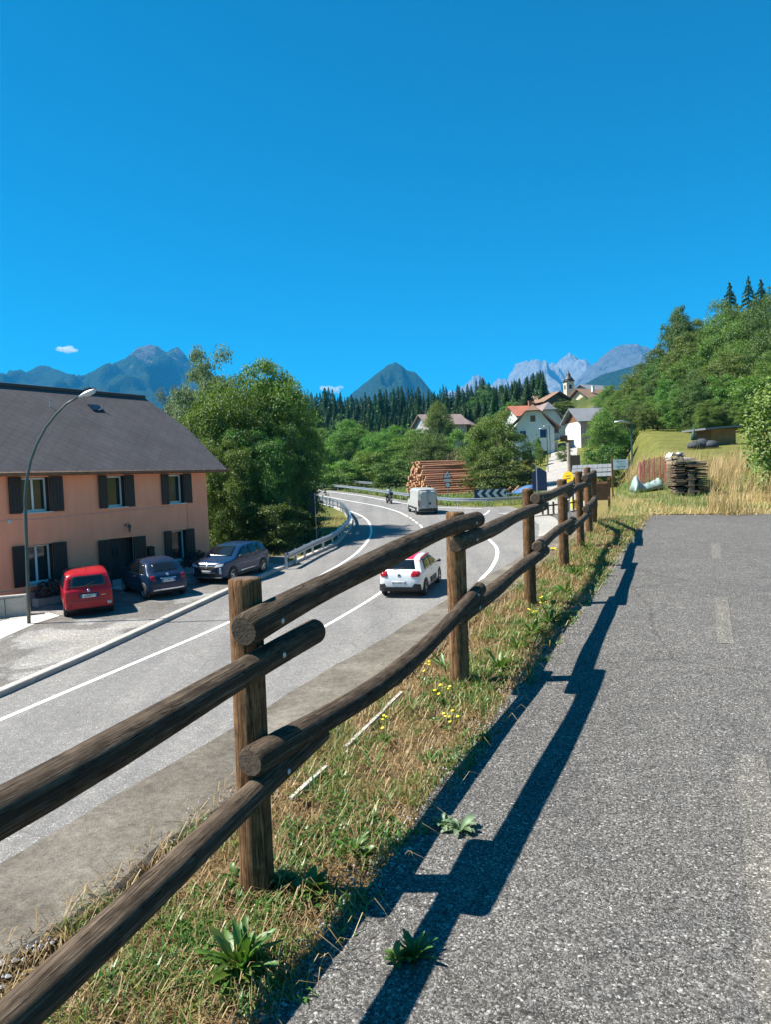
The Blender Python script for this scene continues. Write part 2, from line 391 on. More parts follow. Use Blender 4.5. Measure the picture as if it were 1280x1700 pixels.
MT['plaster'] = simple('peach_plaster', (1.0, .39, .235), (.98, .36, .21), .9, 1.3, .006, 35, spec=.2, detail=7)
_nt = MT['plaster'].node_tree; _b = [n for n in _nt.nodes if n.type == 'BSDF_PRINCIPLED'][0]; _l = _b.inputs['Base Color'].links[0].from_socket
_st = ramp(_nt, noise(_nt, coords(_nt, 'Object', (3.5, 1, .35)), 1.0, 6, .65), [(.33, (.92, .915, .91)), (.55, (1, 1, 1)), (.75, (1.02, 1.02, 1.03))])
_st2 = ramp(_nt, noise(_nt, coords(_nt), .45, 5, .6), [(.35, (.93, .92, .93)), (.65, (1.02, 1.01, 1.0))])
_nt.links.new(mix(_nt, mix(_nt, _l, _st, .8, 'MULTIPLY'), _st2, 1, 'MULTIPLY'), _b.inputs['Base Color'])
MT['shutter'] = simple('dark_shutter', (.03, .02, .016), (.018, .012, .01), .6, 9)
MT['frame_white'] = simple('white_frame', (.78, .79, .8), (.7, .71, .72), .45, 6)
MT['curtain'] = simple('grey_curtain', (.26, .29, .32), (.18, .21, .24), .9, 9)
MT['stone_white'] = simple('pale_sill', (.62, .6, .57), (.5, .48, .45), .85, 12, .003)
def rooftile(name, c1, c2, c3):
    m, nt, b, o = M_new(name); b.inputs['Roughness'].default_value = .8; b.inputs['Specular IOR Level'].default_value = .3
    g = node(nt, 'ShaderNodeNewGeometry'); v = coords(nt)
    c = ramp(nt, g.outputs['Random Per Island'], [(0, c1), (.5, c2), (1, c3)])
    bl = ramp(nt, noise(nt, v, .6, 6, .65), [(.3, (.82, .8, .8)), (.7, (1.12, 1.1, 1.1))])
    c = mix(nt, c, bl, 1, 'MULTIPLY'); c = mix(nt, c, ramp(nt, noise(nt, v, 14, 6, .7), [(.3, (.85, .85, .85)), (.7, (1.1, 1.1, 1.1))]), 1, 'MULTIPLY')
    nt.links.new(c, b.inputs['Base Color']); bump(nt, b, noise(nt, v, 30, 6), .004); return m
MT['slate'] = rooftile('slate_tile', (.080, .073, .079), (.085, .078, .084), (.091, .084, .09))
MT['roof_brown'] = rooftile('brown_roof', (.20, .12, .08), (.24, .15, .10), (.28, .18, .13))
MT['roof_red'] = rooftile('red_roof', (.30, .10, .06), (.36, .13, .08), (.4, .16, .1))
MT['roof_grey'] = rooftile('grey_roof', (.16, .18, .2), (.19, .21, .23), (.22, .24, .26))
MT['roof_mauve'] = rooftile('mauve_roof', (.2, .15, .14), (.24, .18, .17), (.28, .22, .2))
MT['wall_white'] = simple('white_house_wall', (.72, .73, .72), (.62, .63, .62), .9, .8, .004)
MT['wall_cream'] = simple('cream_house_wall', (.66, .6, .44), (.58, .52, .38), .9, .8, .004)
MT['wall_pink'] = simple('pink_house_wall', (.55, .36, .38), (.48, .31, .33), .9, .8, .004)
MT['wall_grey'] = simple('grey_house_wall', (.4, .38, .38), (.33, .31, .31), .9, .8, .004)
MT['timber'] = simple('brown_timber', (.22, .11, .055), (.14, .07, .035), .8, 5)
MT['timber_bright'] = simple('orange_timber', (.36, .17, .06), (.28, .12, .04), .8, 3)
MT['sign_blue'] = simple('sign_blue', (.012, .03, .11), (.015, .035, .12), .4, 5)
MT['sign_white'] = simple('sign_white', (.78, .79, .8), (.72, .73, .74), .4, 5)
MT['sign_red'] = simple('sign_red', (.5, .03, .03), (.42, .03, .03), .4, 5)
MT['sign_back'] = simple('sign_back_grey', (.05, .055, .065), (.035, .04, .05), .8, 5)
MT['yellow'] = simple('yellow_sign', (.9, .6, .01), (.85, .55, .01), .45, 5)
MT['tarp'] = simple('green_grey_tarp', (.34, .45, .42), (.22, .31, .30), .45, 3, .01, 12)
MT['tarp_blue'] = simple('blue_tarp', (.06, .16, .32), (.04, .1, .22), .45, 3, .01, 12)
MT['net'] = simple('red_net', (.55, .10, .16), (.42, .06, .11), .7, 30)
MT['pale_cloth'] = simple('pale_sheet', (.75, .74, .73), (.6, .6, .6), .7, 4)
MT['flower_red'] = leafmat('dark_red_foliage', (.05, .012, .012), (.09, .02, .02), (.04, .05, .02), .2)
MT['helmet'] = simple('helmet_dark', (.02, .02, .022), (.03, .03, .03), .2, 9)
MT['shirt'] = simple('grey_shirt', (.42, .45, .47), (.36, .39, .41), .9, 20)
MT['trouser'] = simple('dark_trouser', (.03, .035, .05), (.04, .045, .06), .9, 20)
MT['stone'] = simple('pebble', (.42, .41, .40), (.26, .25, .24), .9, 30, .002)

# ================================================================== TERRAIN
def sm(x): x = np.clip(x, 0, 1); return x * x * (3 - 2 * x)
E1y = [-14, 3.03, 11.03, 13.3, 17, 22, 30, 40, 50, 62, 80, 105, 200, 600, 20000]
E1x = [-9.2, -1.64, 1.92, 2.9, 4.1, 4.9, 6.4, 9.0, 11.6, 15.5, 22, 30, 60, 120, 120]
E2y = [-20, 16.4, 20, 24, 35, 48, 60, 80, 105, 200, 600, 20000]
E2x = [5.5, 5.5, 6.05, 6.75, 10.2, 14.6, 19.0, 25, 33, 62, 122, 122]
def XE1(y): return np.interp(y, E1y, E1x)
def XE2(y): return np.interp(y, E2y, E2x)
def zlow(x, y):
    yy = np.minimum(y, 150)
    z = -4.0 + .044 * yy + np.where(y > 150, (y - 150) * .072, 0)
    z = z + .0032 * np.clip(x - 10, 0, 40) * np.clip(y - 50, 0, 110)
    z = np.where(y > 520, -4 + 6.6 + 370 * .072 + .0032 * np.clip(x - 10, 0, 40) * 110 - (y - 520) * .02, z)
    return z
def zup(x, y):
    z = np.where(y < 16.4, .035 * y, .574 + .080 * (y - 16.4) - .25 * (1 - np.exp(-np.maximum(y - 16.4, 0) / 5)))
    z = np.where(y > 130, .574 + .08 * 113.6 - .25 + (y - 130) * .07, z)
    z = z + .16 * np.maximum(0, x - (.46 * np.maximum(y, 20) + 5)) * sm((y - 14) / 25)
    z = np.minimum(z, 60 + 0 * z)
    return np.where(y > 520, zlow(x, y), z)
def zg(x, y):
    x = np.asarray(x, float); y = np.asarray(y, float)
    lo = zlow(x, y)
    zp = np.where(y < 16.4, .035 * y, .574 - .10 * (y - 16.4)); zp = np.maximum(zp, lo)
    w1 = np.interp(y, [14, 17, 22, 40], [.25, .8, 2.0, 3.0])
    z = lo + (zp - lo) * sm((x - XE1(y) - .15) / w1)
    w2 = np.interp(y, [16, 20, 24, 40], [.4, .6, .7, 3.0])
    z = z + (np.maximum(zup(x, y), z) - z) * sm((x - XE2(y)) / w2)
    return z
def gz(x, y): return float(zg(x, y))
xi = np.concatenate([-np.geomspace(12, 9000, 26)[::-1], np.arange(-11.5, -.9, 1.0), [-.6, -.2, .1, .18, .3, .42, .55], np.arange(.8, 9, .4), np.arange(9, 30, 1.2), np.geomspace(31, 9000, 34)])
yr = np.concatenate([[-40, -25, -15, -10], np.arange(-8, 40, .5), np.arange(40, 90, 1.2), np.arange(90, 200, 4), np.geomspace(204, 12000, 34)])
XI, YR = np.meshgrid(xi, yr)
XX = XI + XE1(YR)
ZZ = zg(XX, YR) - .045
roughn = (np.sin(XX * 1.7 + YR * .6) * np.sin(YR * 1.3 - XX * .4) + np.sin(XX * .53 + 1.3) * np.sin(YR * .41))
ZZ = ZZ + np.where((XI > 4.6) & (YR < 120), roughn * .035, 0) + np.where(YR > 160, roughn * .8, 0)
nx, ny = len(xi), len(yr)
idx = np.arange(nx * ny).reshape(ny, nx)
Q = np.stack([idx[:-1, :-1], idx[:-1, 1:], idx[1:, 1:], idx[1:, :-1]], -1).reshape(-1, 4)
me = np_mesh('ground', np.stack([XX, YR, ZZ], -1).reshape(-1, 3), Q, MT['ground'], True)
zone = np.zeros((ny, nx, 4), np.float32); zone[..., 3] = 1
lawn = sm((YR - 18) / 8) * sm((XX - XE2(YR) + .5) / 2) * .85
lawn = np.maximum(lawn, sm((YR - 60) / 15) * .85)
lawn = np.maximum(lawn, np.where((XI < 0) & (YR > 32), .62, 0))
lawn = np.where((YR > 14) & (XI > 0), np.maximum(lawn, .5), lawn)
forest = np.maximum(sm((XX - (.50 * YR + 13)) / 6) * sm((YR - 40) / 20), sm((YR - 140) / 40))
forest = np.maximum(forest, sm((-3 - XX - YR * .02) / 3) * sm((YR - 40) / 4))
zone[..., 0] = lawn; zone[..., 1] = forest
a = me.color_attributes.new('zone', 'FLOAT_COLOR', 'POINT'); a.data.foreach_set('color', zone.reshape(-1))
ground = link('ground', me); tag(ground, 'sloping ground of dry verge, mown meadow and forest floor', None, None, 'structure')

def grid_sheet(name, rows, mat, nacross=8, dz=0.0, zf=None, smooth=True):
    """rows: list of (y, xl, xr) or list of (left xy, right xy)"""
    V = []
    for r in rows:
        if len(r) == 3: L, Rr = np.array([r[1], r[0]]), np.array([r[2], r[0]])
        else: L, Rr = np.array(r[0]), np.array(r[1])
        for k in range(nacross + 1):
            p = L + (Rr - L) * k / nacross
            V.append((p[0], p[1], (zf(p[0], p[1]) if zf else gz(p[0], p[1])) + dz))
    n = len(rows); idx = np.arange(n * (nacross + 1)).reshape(n, nacross + 1)
    Q = np.stack([idx[:-1, :-1], idx[:-1, 1:], idx[1:, 1:], idx[1:, :-1]], -1).reshape(-1, 4)
    return link(name, np_mesh(name, V, Q, mat, smooth))
def zroad(x, y): return -4.0 + .044 * y + .0
XLy = [-20, 17.9, 21.3, 30.1, 36.5, 43.8, 51.6, 58, 66.5, 74, 84, 95, 110, 126]
XLx = [-23.0, -9.42, -8.5, -6.5, -4.8, -2.95, -2.42, -2.6, -3.5, -5.2, -9.2, -15.5, -27, -42]
XRy = [-20, 17, 30, 40, 48, 50, 65.2, 65.6, 68.7, 81, 91.8, 107, 126]
XRx = [-11.5, 4.15, 7.2, 9.6, 11.3, 12.2, 12.2, 8.6, 5.2, .8, -2.8, -9.3, -22]
def XL(y): return float(np.interp(y, XLy, XLx))
def XR(y): return float(np.interp(y, XRy, XRx))
ys = np.concatenate([np.arange(-16, 64, 2.0), [64, 65.1, 65.7, 67, 68.7], np.arange(70, 127, 2.0)])
def xr_road(y): return min(XR(y), XE1(y) + .3) if y < 17 else XR(y)
road = grid_sheet('road', [(y, XL(y), xr_road(y)) for y in ys], MT['road'], 10, .0, zroad)
tag(road, 'grey two lane asphalt road bending away below the path', None, None, 'structure')
def zside(x, y): return max(gz(x, y), -4 + .044 * y)
def offset_rows(pl, hw):
    pl = [np.array(p, float) for p in pl]; out = []
    for i, p in enumerate(pl):
        t = pl[min(i + 1, len(pl) - 1)] - pl[max(i - 1, 0)]; t /= np.linalg.norm(t); n = np.array([t[1], -t[0]])
        out.append((p - n * hw, p + n * hw))
    return out
def smooth_pl(pts, n=8):
    pts = [np.array(p, float) for p in pts]; P = [2 * pts[0] - pts[1]] + pts + [2 * pts[-1] - pts[-2]]; out = []
    for i in range(1, len(P) - 2):
        for k in range(n):
            t = k / n
            out.append(.5 * ((2 * P[i]) + (P[i + 1] - P[i - 1]) * t + (2 * P[i - 1] - 5 * P[i] + 4 * P[i + 1] - P[i + 2]) * t * t + (3 * P[i] - P[i - 1] - 3 * P[i + 1] + P[i + 2]) * t ** 3))
    out.append(P[-2]); return out
side_pl = smooth_pl([(9.5, 57), (13, 59), (16, 66), (19, 80), (22.5, 95), (26.3, 110), (29.5, 120), (35, 128)], 6)
sroad = grid_sheet('side_road', offset_rows(side_pl, 2.0), MT['sideroad'], 6, .035, zside)
tag(sroad, 'pale side lane climbing to the village houses', None, None, 'structure')
# pale concrete apron at the mouth of the lane
apron = grid_sheet('apron', [((8.9, 44), (10.4, 44)), ((9.6, 47), (11.4, 47)), ((10.2, 50), (12.1, 50)), ((10.6, 55), (12.2, 55)), ((10.9, 60), (12.2, 60))], MT['sideroad'], 4, .006, zroad)
tag(apron, 'pale concrete apron at the lane mouth', None, None, 'structure')
# cycle path
FD = np.array([.394, .919]); FN = np.array([.919, -.394])
def ST(s, t): return FD * s + FN * t
prow = []
for s in np.arange(-6, 17.61, .4):
    L = ST(s, -1.2 + .02 * math.sin(s * 5.1) + .015 * math.sin(s * 11.3)); Rr = ST(s, 1.55)
    prow.append((L, Rr))
path = grid_sheet('cycle_path', prow, MT['path'], 8, .004)
tag(path, 'speckled grey asphalt cycle path along the fence', None, None, 'structure')
ramp_rows = [(ST(17.6, -1.2), ST(17.6, .6)), ((4.95, 18.3), (5.7, 18.0)), ((5.1, 21), (6.15, 21)), ((5.9, 26), (7.3, 26)), ((7.6, 33), (9.3, 33)), ((9.6, 42), (11.4, 42)), ((11.6, 50), (13.4, 50)), ((12.6, 57), (14.6, 57))]
ramp_o = grid_sheet('cycle_path_ramp', ramp_rows, MT['path'], 5, .02)
tag(ramp_o, 'asphalt cycle path dropping beyond the crest', None, None, 'structure')
# worn centre marks on the path
for i, (s0, s1, t0, t1) in enumerate([(1.6, 4.15, .10, .24), (6.4, 8.3, .05, .17), (11.0, 12.6, .04, .16)]):
    o = grid_sheet('path_marking', [(ST(s, t0), ST(s, t1)) for s in np.linspace(s0, s1, 12)], MT['oldpaint'], 2, .008)
    o['kind'] = 'structure'; o.parent = path
# retaining wall: rough concrete coping between verge and road
Vw = []; rows = []
sy = np.concatenate([np.arange(-12, 15.1, .3)])
for y in sy:
    x0 = float(XE1(y)); jit = .012 * math.sin(y * 3.1) + .01 * math.sin(y * 9.7) + .006 * math.sin(y * 23)
    inn = .60 + .05 * math.sin(y * 2.3) + .035 * math.sin(y * 7.1) + .02 * math.sin(y * 17)
    zt = .035 * y + .005
    nn = np.array([.919, -.394])
    ring = []
    for d, z in ((0.0, zt - 4.6), (jit, zt - .03), (.03 + jit, zt), (.16, zt + .006 * math.sin(y * 5)), (.30, zt + .004 * math.sin(y * 8 + 1)), (inn * .92, zt), (inn * .92 + .02, zt - .02), (inn * .92 + .03, zt - .35)):
        p = np.array([x0, y]) + nn * d; ring.append((p[0], p[1], z))
    rows.append(ring)
nw = len(rows[0]); V = [p for r in rows for p in r]; idx = np.arange(len(V)).reshape(len(rows), nw)
Q = np.stack([idx[:-1, :-1], idx[:-1, 1:], idx[1:, 1:], idx[1:, :-1]], -1).reshape(-1, 4)
wall = link('retaining_wall', np_mesh('retaining_wall', V, Q, MT['wall'], False))
tag(wall, 'weathered grey concrete retaining wall beside the dry verge', 'wall')

# painted lines, each its own strip on the road
def stripe(pts, wd, dz=.005, name='road_marking', zf=zroad, mat='paint', parent=road):
    o = grid_sheet(name, offset_rows(pts, wd / 2), MT[mat], 1, dz, zf); o.parent = parent; o['kind'] = 'structure'; return o
left_line = smooth_pl([(-20.5, -16), (-14.0, 2), (-8.62, 16.29), (-7.27, 19.8), (-5.35, 25), (-3.55, 31.5), (-2.3, 36.6), (-1.5, 41.6), (-1.05, 48), (-1.2, 54.7), (-1.8, 60.6), (-2.9, 66), (-5, 73), (-8.3, 82), (-14, 92), (-26, 108)], 8)
stripe(left_line, .15)
cen_line = smooth_pl([(-17, -14), (-11.2, 0), (-4.82, 16.4), (-3.28, 20.5), (-.32, 29.0), (1.1, 36), (2.1, 44), (2.45, 50)], 8)
stripe(cen_line, .13)
for y0, y1 in ((51.2, 53.2), (54.2, 55.4), (56.2, 57.2), (58.0, 58.8)):
    f_ = lambda y: float(np.interp(y, [50, 52.4, 55.5, 58.5, 60], [2.45, 2.48, 2.2, 1.95, 1.8]))
    stripe([(f_(y), y) for y in (y0, (y0 + y1) / 2, y1)], .15)
stripe(smooth_pl([(1.8, 59.6), (1.04, 65), (-.49, 71), (-3.3, 79), (-8.13, 91.8), (-15, 103), (-30, 119)], 8), .15)
stripe(smooth_pl([(-8.5, -14), (-3.0, 0), (.4, 15), (3.4, 29), (4.56, 33.2), (5.35, 36.6), (5.85, 40), (5.95, 43.6), (5.9, 45)], 8), .17)
stripe(smooth_pl([(8.2, 64.2), (4.6, 67.6), (2.2, 73), (-.2, 79.8), (-3.9, 91), (-10.5, 105.5), (-22, 122)], 8), .15)
stripe([(6.6, 55.5), (8, 59.5), (8.6, 62)], .14)

# car park, kerb, pale slab
ys2 = np.arange(-16, 47, 1.5)
def lotL(y): return float(np.interp(y, [-16, 20, 31, 38, 42, 47], [-40, -30, -20, -11.5, -7.5, -4.6]))
def lotR(y): return XL(y) - .255 - max(0.0, y - 36) * .2
lot = grid_sheet('car_park', [(y, lotL(y), lotR(y)) for y in np.arange(-16, 41, 1.5)], MT['lot'], 12, .11, zroad)
tag(lot, 'patched pale asphalt car park before the peach house', None, None, 'structure')
Vk = []; 
ky = np.arange(-16, 72.1, 1.0)
rows = []
for y in ky:
    x = XL(y); z = zroad(x, y); t = np.array([XL(y + .5) - XL(y - .5), 1.0]); t /= np.linalg.norm(t); n = np.array([-t[1], t[0]])
    ring = []
    for d, h in ((0, -.1), (.0, .12), (.02, .14), (.24, .145), (.26, .13), (.265, -.1)):
        p = np.array([x, y]) + n * d; ring.append((p[0], p[1], z + h))
    rows.append(ring)
kerb = empty('kerb', (0, 0, 0)); tag(kerb, 'pale concrete kerb between road and car park', None, None, 'structure')
for i in range(len(rows) - 1):
    a_, b_ = rows[i], rows[i + 1]
    g = .006
    A = [np.array(p) + (np.array(q) - np.array(p)) * g for p, q in zip(a_, b_)]; B = [np.array(q) + (np.array(p) - np.array(q)) * g for p, q in zip(a_, b_)]
    m_ = MB(); m_.add(list(A) + list(B), [(k, k + 1, k + 7, k + 6) for k in range(5)] + [tuple(range(5, -1, -1)), tuple(range(6, 12))])
    m_.build('kerb_stone', MT['kerb'], kerb)

# ================================================================== FENCE
fence = empty('wooden_fence', (-.54, 2.77, .1), 0, 'rustic dark log fence with paired rails along the cycle path', 'fence')
FO = Vector(fence.location)
posts = [(-1.56, .37), (-.54, 2.77), (.47, 5.17), (1.44, 7.61), (2.34, 9.92), (3.07, 11.86), (3.72, 13.75), (4.22, 15.6), (4.55, 17.6), (4.85, 19.6)]
random.seed(3)
Ptops = []
for i, (x, y) in enumerate(posts):
    z = gz(x, y); r = .061 + random.uniform(-.004, .004); H = 1.18 + random.uniform(-.015, .02)
    if i == 1: r = .060
    lean = Vector((random.uniform(-.012, .012), random.uniform(-.012, .012), 0))
    pts = []; rr = []
    for k, h in enumerate((-.25, 0, .25, .5, .75, .95, H - .03, H - .006, H)):
        pts.append(Vector((x, y, z + h)) + lean * h - FO)
        rr.append(r * (1.06 - .05 * h) * (1.0 if h < H - .02 else (.97 if h < H else .80)))
    m_ = MB(); m_.tube(pts, rr, 18, True, .025); po = m_.build('post', MT['post'], fence, True)
    po.data.materials.append(MT['endgrain']); po.data.polygons[-1].material_index = 1
    Ptops.append((x, y, z))
hts = {0: (.95, .86, .45, .35), 1: (.99, .885, .545, .455)}
def hget(i): return hts.get(i, (1.09, .99, .61, .52))
for i in range(len(posts) - 1):
    hi = i % 2 == 1
    a_ = np.array(posts[i]); b_ = np.array(posts[i + 1]); t = (b_ - a_) / np.linalg.norm(b_ - a_); n = np.array([t[1], -t[0]])
    for lev in (0, 1):
        j = lev * 2 + (0 if hi else 1)
        za = gz(*a_) + hget(i)[j]; zb = gz(*b_) + hget(i + 1)[j]
        e0, e1 = (.10, .20) if hi else (.30, .34)
        if i == 1: e0, e1 = .15, .22
        Lh = np.linalg.norm(b_ - a_); N = 14; pts = []; rr = []
        r0 = .058 + random.uniform(-.004, .003); r1 = r0 - random.uniform(.004, .010)
        off = .105
        sag = random.uniform(-.01, .03) if not (i == 1 and lev == 1) else .075
        bow = random.uniform(-.03, .03)
        if i == 1 and lev == 0: sag = -.04; bow = 0.0; za += .02; zb += .012
        for k in range(N + 1):
            q = k / N; d = -e0 + (Lh + e0 + e1) * q
            p = a_ + t * d + n * (off + bow * math.sin(math.pi * q))
            zz = za + (zb - za) * (d / Lh) - sag * math.sin(math.pi * q) + .006 * math.sin(q * 9 + i)
            pts.append(Vector((p[0], p[1], zz)) - FO); rr.append(r0 + (r1 - r0) * q + .003 * math.sin(q * 13 + i * 2))
        d0 = (pts[1] - pts[0]).normalized(); d1 = (pts[-1] - pts[-2]).normalized()
        pts = [pts[0] - d0 * .018] + pts + [pts[-1] + d1 * .018]; rr = [rr[0] * .80] + rr + [rr[-1] * .74]
        m_ = MB(); m_.tube(pts, rr, 18, True, .02); ro = m_.build('rail', MT['rail'], fence, True)
        ro.data.materials.append(MT['endgrain'])
        for p in ro.data.polygons:
            if len(p.vertices) > 4: p.material_index = 1
        # bolts through the rail into the post
        for d in (0, Lh):
            q = a_ + t * d + n * (off + r0 - .004)
            zz = za + (zb - za) * (d / Lh)
            Mx = Matrix.Translation(Vector((q[0], q[1], zz)) - FO) @ Vector((n[0], n[1], 0)).to_track_quat('Z', 'Y').to_matrix().to_4x4()
            mb = MB(); mb.lathe([(.011, -.004), (.011, .004), (.006, .007)], 8, Mx); mb.build('bolt', MT['galv'], fence)

# ================================================================== PEACH HOUSE
HC = (-8.74, 36.96, 0.0); HRZ = math.atan2(.848, .53)
house = empty('peach_house', (HC[0], HC[1], -2.6), HRZ, 'peach rendered house with dark slate roof behind the parked cars', 'house')
def hz(z): return z + 2.6                      # world z -> local z
HW, HD = 11.0, 9.0                              # width to the left, depth
wins = [(-1.96, .93, 2.28, 1), (-5.35, .93, 2.28, 1), (-9.1, .93, 2.28, 2), (-1.96, -1.80, -.34, 1), (-9.1, -1.86, -.34, 2)]
OPW = .92
opens = [(x - OPW / 2 - (.12 if n == 2 else 0), x + OPW / 2 + (.12 if n == 2 else 0), z0, z1) for x, z0, z1, n in wins] + [(-5.85, -4.6, -2.75, -.42)]
# front wall built round its openings
xs = sorted(set([-HW, 0.0] + [o[0] for o in opens] + [o[1] for o in opens]))
m_ = MB()
for a_, b_ in zip(xs[:-1], xs[1:]):
    mid = (a_ + b_) / 2
    zs = [(-3.6, 2.75)]
    for o in opens:
        if o[0] < mid < o[1]:
            nz = []
            for z0, z1 in zs:
                if o[2] > z0 and o[3] < z1: nz += [(z0, o[2]), (o[3], z1)]
                elif o[3] < z1 and o[3] > z0: nz += [(o[3], z1)]
                else: nz.append((z0, z1))
            zs = nz
    for z0, z1 in zs: m_.box(((a_ + b_) / 2, .2, hz((z0 + z1) / 2)), (b_ - a_, .4, z1 - z0))
# side, back and gable
m_.box((-.2, HD / 2, hz(-.4)), (.4, HD - .81, 6.3)); m_.box((-HW + .2, HD / 2, hz(-.4)), (.4, HD - .81, 6.3)); m_.box((-HW / 2, HD - .2, hz(-.4)), (HW, .4, 6.3))
m_.prism([(-.002, .4, hz(2.75)), (-.002, HD - .4, hz(2.75)), (-.002, 6.3, hz(4.6)), (-.002, 2.7, hz(4.6))], (1, 0, 0), .4)
m_.build('wall', MT['plaster'], house)
m_ = MB(); m_.box((-HW / 2, 2.2, hz(.3)), (HW - .9, .1, 6.0)); m_.build('inner_partition', MT['darkmetal'], house)
m_ = MB(); m_.box((-HW / 2, -.02, hz(-2.45)), (HW, .06, .55)); m_.build('plinth', MT['wall_grey'], house)
for wi, (x, z0, z1, npane) in enumerate(wins):
    hw = OPW / 2 + (.12 if npane == 2 else 0); zc = hz((z0 + z1) / 2); hh = z1 - z0
    e = link('window', None, house); e.location = (x, .24, zc)
    m_ = MB()
    for sx in (-1, 1): m_.box((sx * (hw - .035), 0, 0), (.07, .06, hh))
    m_.box((0, 0, hh / 2 - .04), (hw * 2 - .14, .06, .08)); m_.box((0, 0, -hh / 2 + .05), (hw * 2 - .14, .06, .10))
    if npane == 2: m_.box((0, -.005, 0), (.08, .06, hh - .18))
    m_.build('window_frame', MT['frame_white'], e)
    for k in range(npane):
        pw = (hw * 2 - .14 - (.08 if npane == 2 else 0)) / npane; px_ = -hw + .07 + pw / 2 + k * (pw + .08)
        mp = MB(); mp.box((px_, .01, 0), (pw, .008, hh - .18)); mp.build('pane', MT['pane'], e)
    mc = MB()
    n = 9
    for k in range(n):
        xx = -hw + .1 + (hw * 2 - .2) * k / (n - 1); mc.tube([(xx, .12 + .02 * (k % 2), hh / 2 - .05), (xx, .12 + .02 * (k % 2), -hh / 2 + .1)], .04, 6)
    mc.build('curtain', MT['curtain'], e, True)
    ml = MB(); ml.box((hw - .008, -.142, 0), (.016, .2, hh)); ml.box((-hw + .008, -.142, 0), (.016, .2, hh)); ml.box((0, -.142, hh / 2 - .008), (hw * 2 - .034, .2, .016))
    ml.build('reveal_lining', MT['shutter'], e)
    ms = MB(); ms.box((0, -.27, -hh / 2 - .025), (hw * 2 + .16, .16, .05)); ms.build('sill', MT['stone_white'], e)
    for sx in (-1, 1):
        sh = link('shutter', None, house); sh.location = (x + sx * hw, -.035, zc); sh.rotation_euler = (0, 0, R_(-sx * random.uniform(3, 9)))
        wsh = hw * .98
        ma = MB(); ma.box((sx * wsh / 2, 0, 0), (wsh, .03, hh + .04)); ma.build('shutter_leaf', MT['shutter'], sh)
        for k in range(4):
            mb = MB(); mb.box((sx * wsh * (k + .5) / 4, -.02, 0), (wsh / 4 - .012, .016, hh + .02)); mb.build('plank', MT['shutter'], sh)
        for q in (-.35, .35):
            mc2 = MB(); mc2.box((sx * wsh / 2, -.034, q * hh), (wsh * .96, .012, .07)); mc2.build('batten', MT['shutter'], sh)
dr = link('door', None, house); dr.location = (-5.225, .3, hz(-1.55))
m_ = MB()
for k in range(6): m_.box((-.52 + .208 * k, 0, 0), (.2, .05, 2.24))
m_.build('door_leaf', MT['shutter'], dr)
m_ = MB(); m_.box((-.25, -.04, .65), (.1, .02, .55)); m_.box((-.05, -.04, .65), (.1, .02, .55)); m_.build('glazing', MT['pane'], dr)
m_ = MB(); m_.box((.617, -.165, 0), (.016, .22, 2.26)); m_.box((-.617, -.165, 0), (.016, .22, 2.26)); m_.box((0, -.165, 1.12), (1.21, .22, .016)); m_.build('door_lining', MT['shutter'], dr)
m_ = MB(); m_.tube([(.18, -.06, .05), (.18, -.1, .05), (.28, -.1, .05)], .012, 6); m_.build('handle', MT['chrome'], dr)
for sx in (-1, 1):
    sh = link('door_shutter', None, house); sh.location = (-5.225 + sx * .625, -.04, hz(-1.55)); sh.rotation_euler = (0, 0, R_(-sx * 8))
    m_ = MB(); m_.box((sx * .3, 0, 0), (.6, .04, 2.25)); m_.build('shutter_leaf', MT['shutter'], sh)
    for k in range(5):
        mb = MB(); mb.box((sx * .6 * (k + .5) / 5, -.026, 0), (.108, .014, 2.2)); mb.build('plank', MT['shutter'], sh)
m_ = MB(); m_.box((-5.225, -.5, hz(-2.62)), (1.7, .9, .3)); m_.build('door_step', MT['stone_white'], house)
# lantern, mailbox, cable and junction box
lan = link('wall_lantern', None, house); lan.location = (-4.95, 0, hz(.12))
m_ = MB(); m_.lathe([(.05, 0), (.05, .02)], 10, Matrix.Rotation(R_(90), 4, 'X')); m_.tube([(0, -.01, 0), (0, -.12, .1), (0, -.22, .1), (0, -.24, .03)], .012, 6); m_.build('bracket', MT['darkmetal'], lan)
m_ = MB(); m_.lathe([(.02, .04), (.09, -.03), (.1, -.06)], 6, Matrix.Translation((0, -.24, 0))); m_.lathe([(.045, -.3), (.02, -.33)], 6, Matrix.Translation((0, -.24, 0))); m_.build('lantern_cap', MT['darkmetal'], lan)
m_ = MB(); m_.lathe([(.08, -.06), (.045, -.3)], 6, Matrix.Translation((0, -.24, 0))); m_.build('lantern_glass', MT['pane'], lan)
m_ = MB(); m_.box((-3.72, -.09, hz(-1.18)), (.3, .16, .36)); m_.prism([(-3.89, -.19, hz(-.98)), (-3.55, -.19, hz(-.98)), (-3.55, 0, hz(-.92)), (-3.89, 0, hz(-.92))], (0, 0, 1), .03); m_.build('mailbox', MT['black'], house)
cb = [(-10.9, -.012, hz(.6)), (-10.6, -.012, hz(.68)), (-9, -.012, hz(.66)), (-6.5, -.012, hz(.72)), (-3.2, -.012, hz(.80)), (-2.2, -.012, hz(.78))]
m_ = MB(); m_.tube(cb, .009, 5); m_.tube([(-1.35, -.012, hz(.85)), (-1.35, -.012, hz(-.3))], .008, 5); m_.build('facade_cable', MT['wall_pink'], house)
m_ = MB(); m_.box((-10.25, -.03, hz(.64)), (.14, .06, .14)); m_.build('junction_box', MT['stone_white'], house)
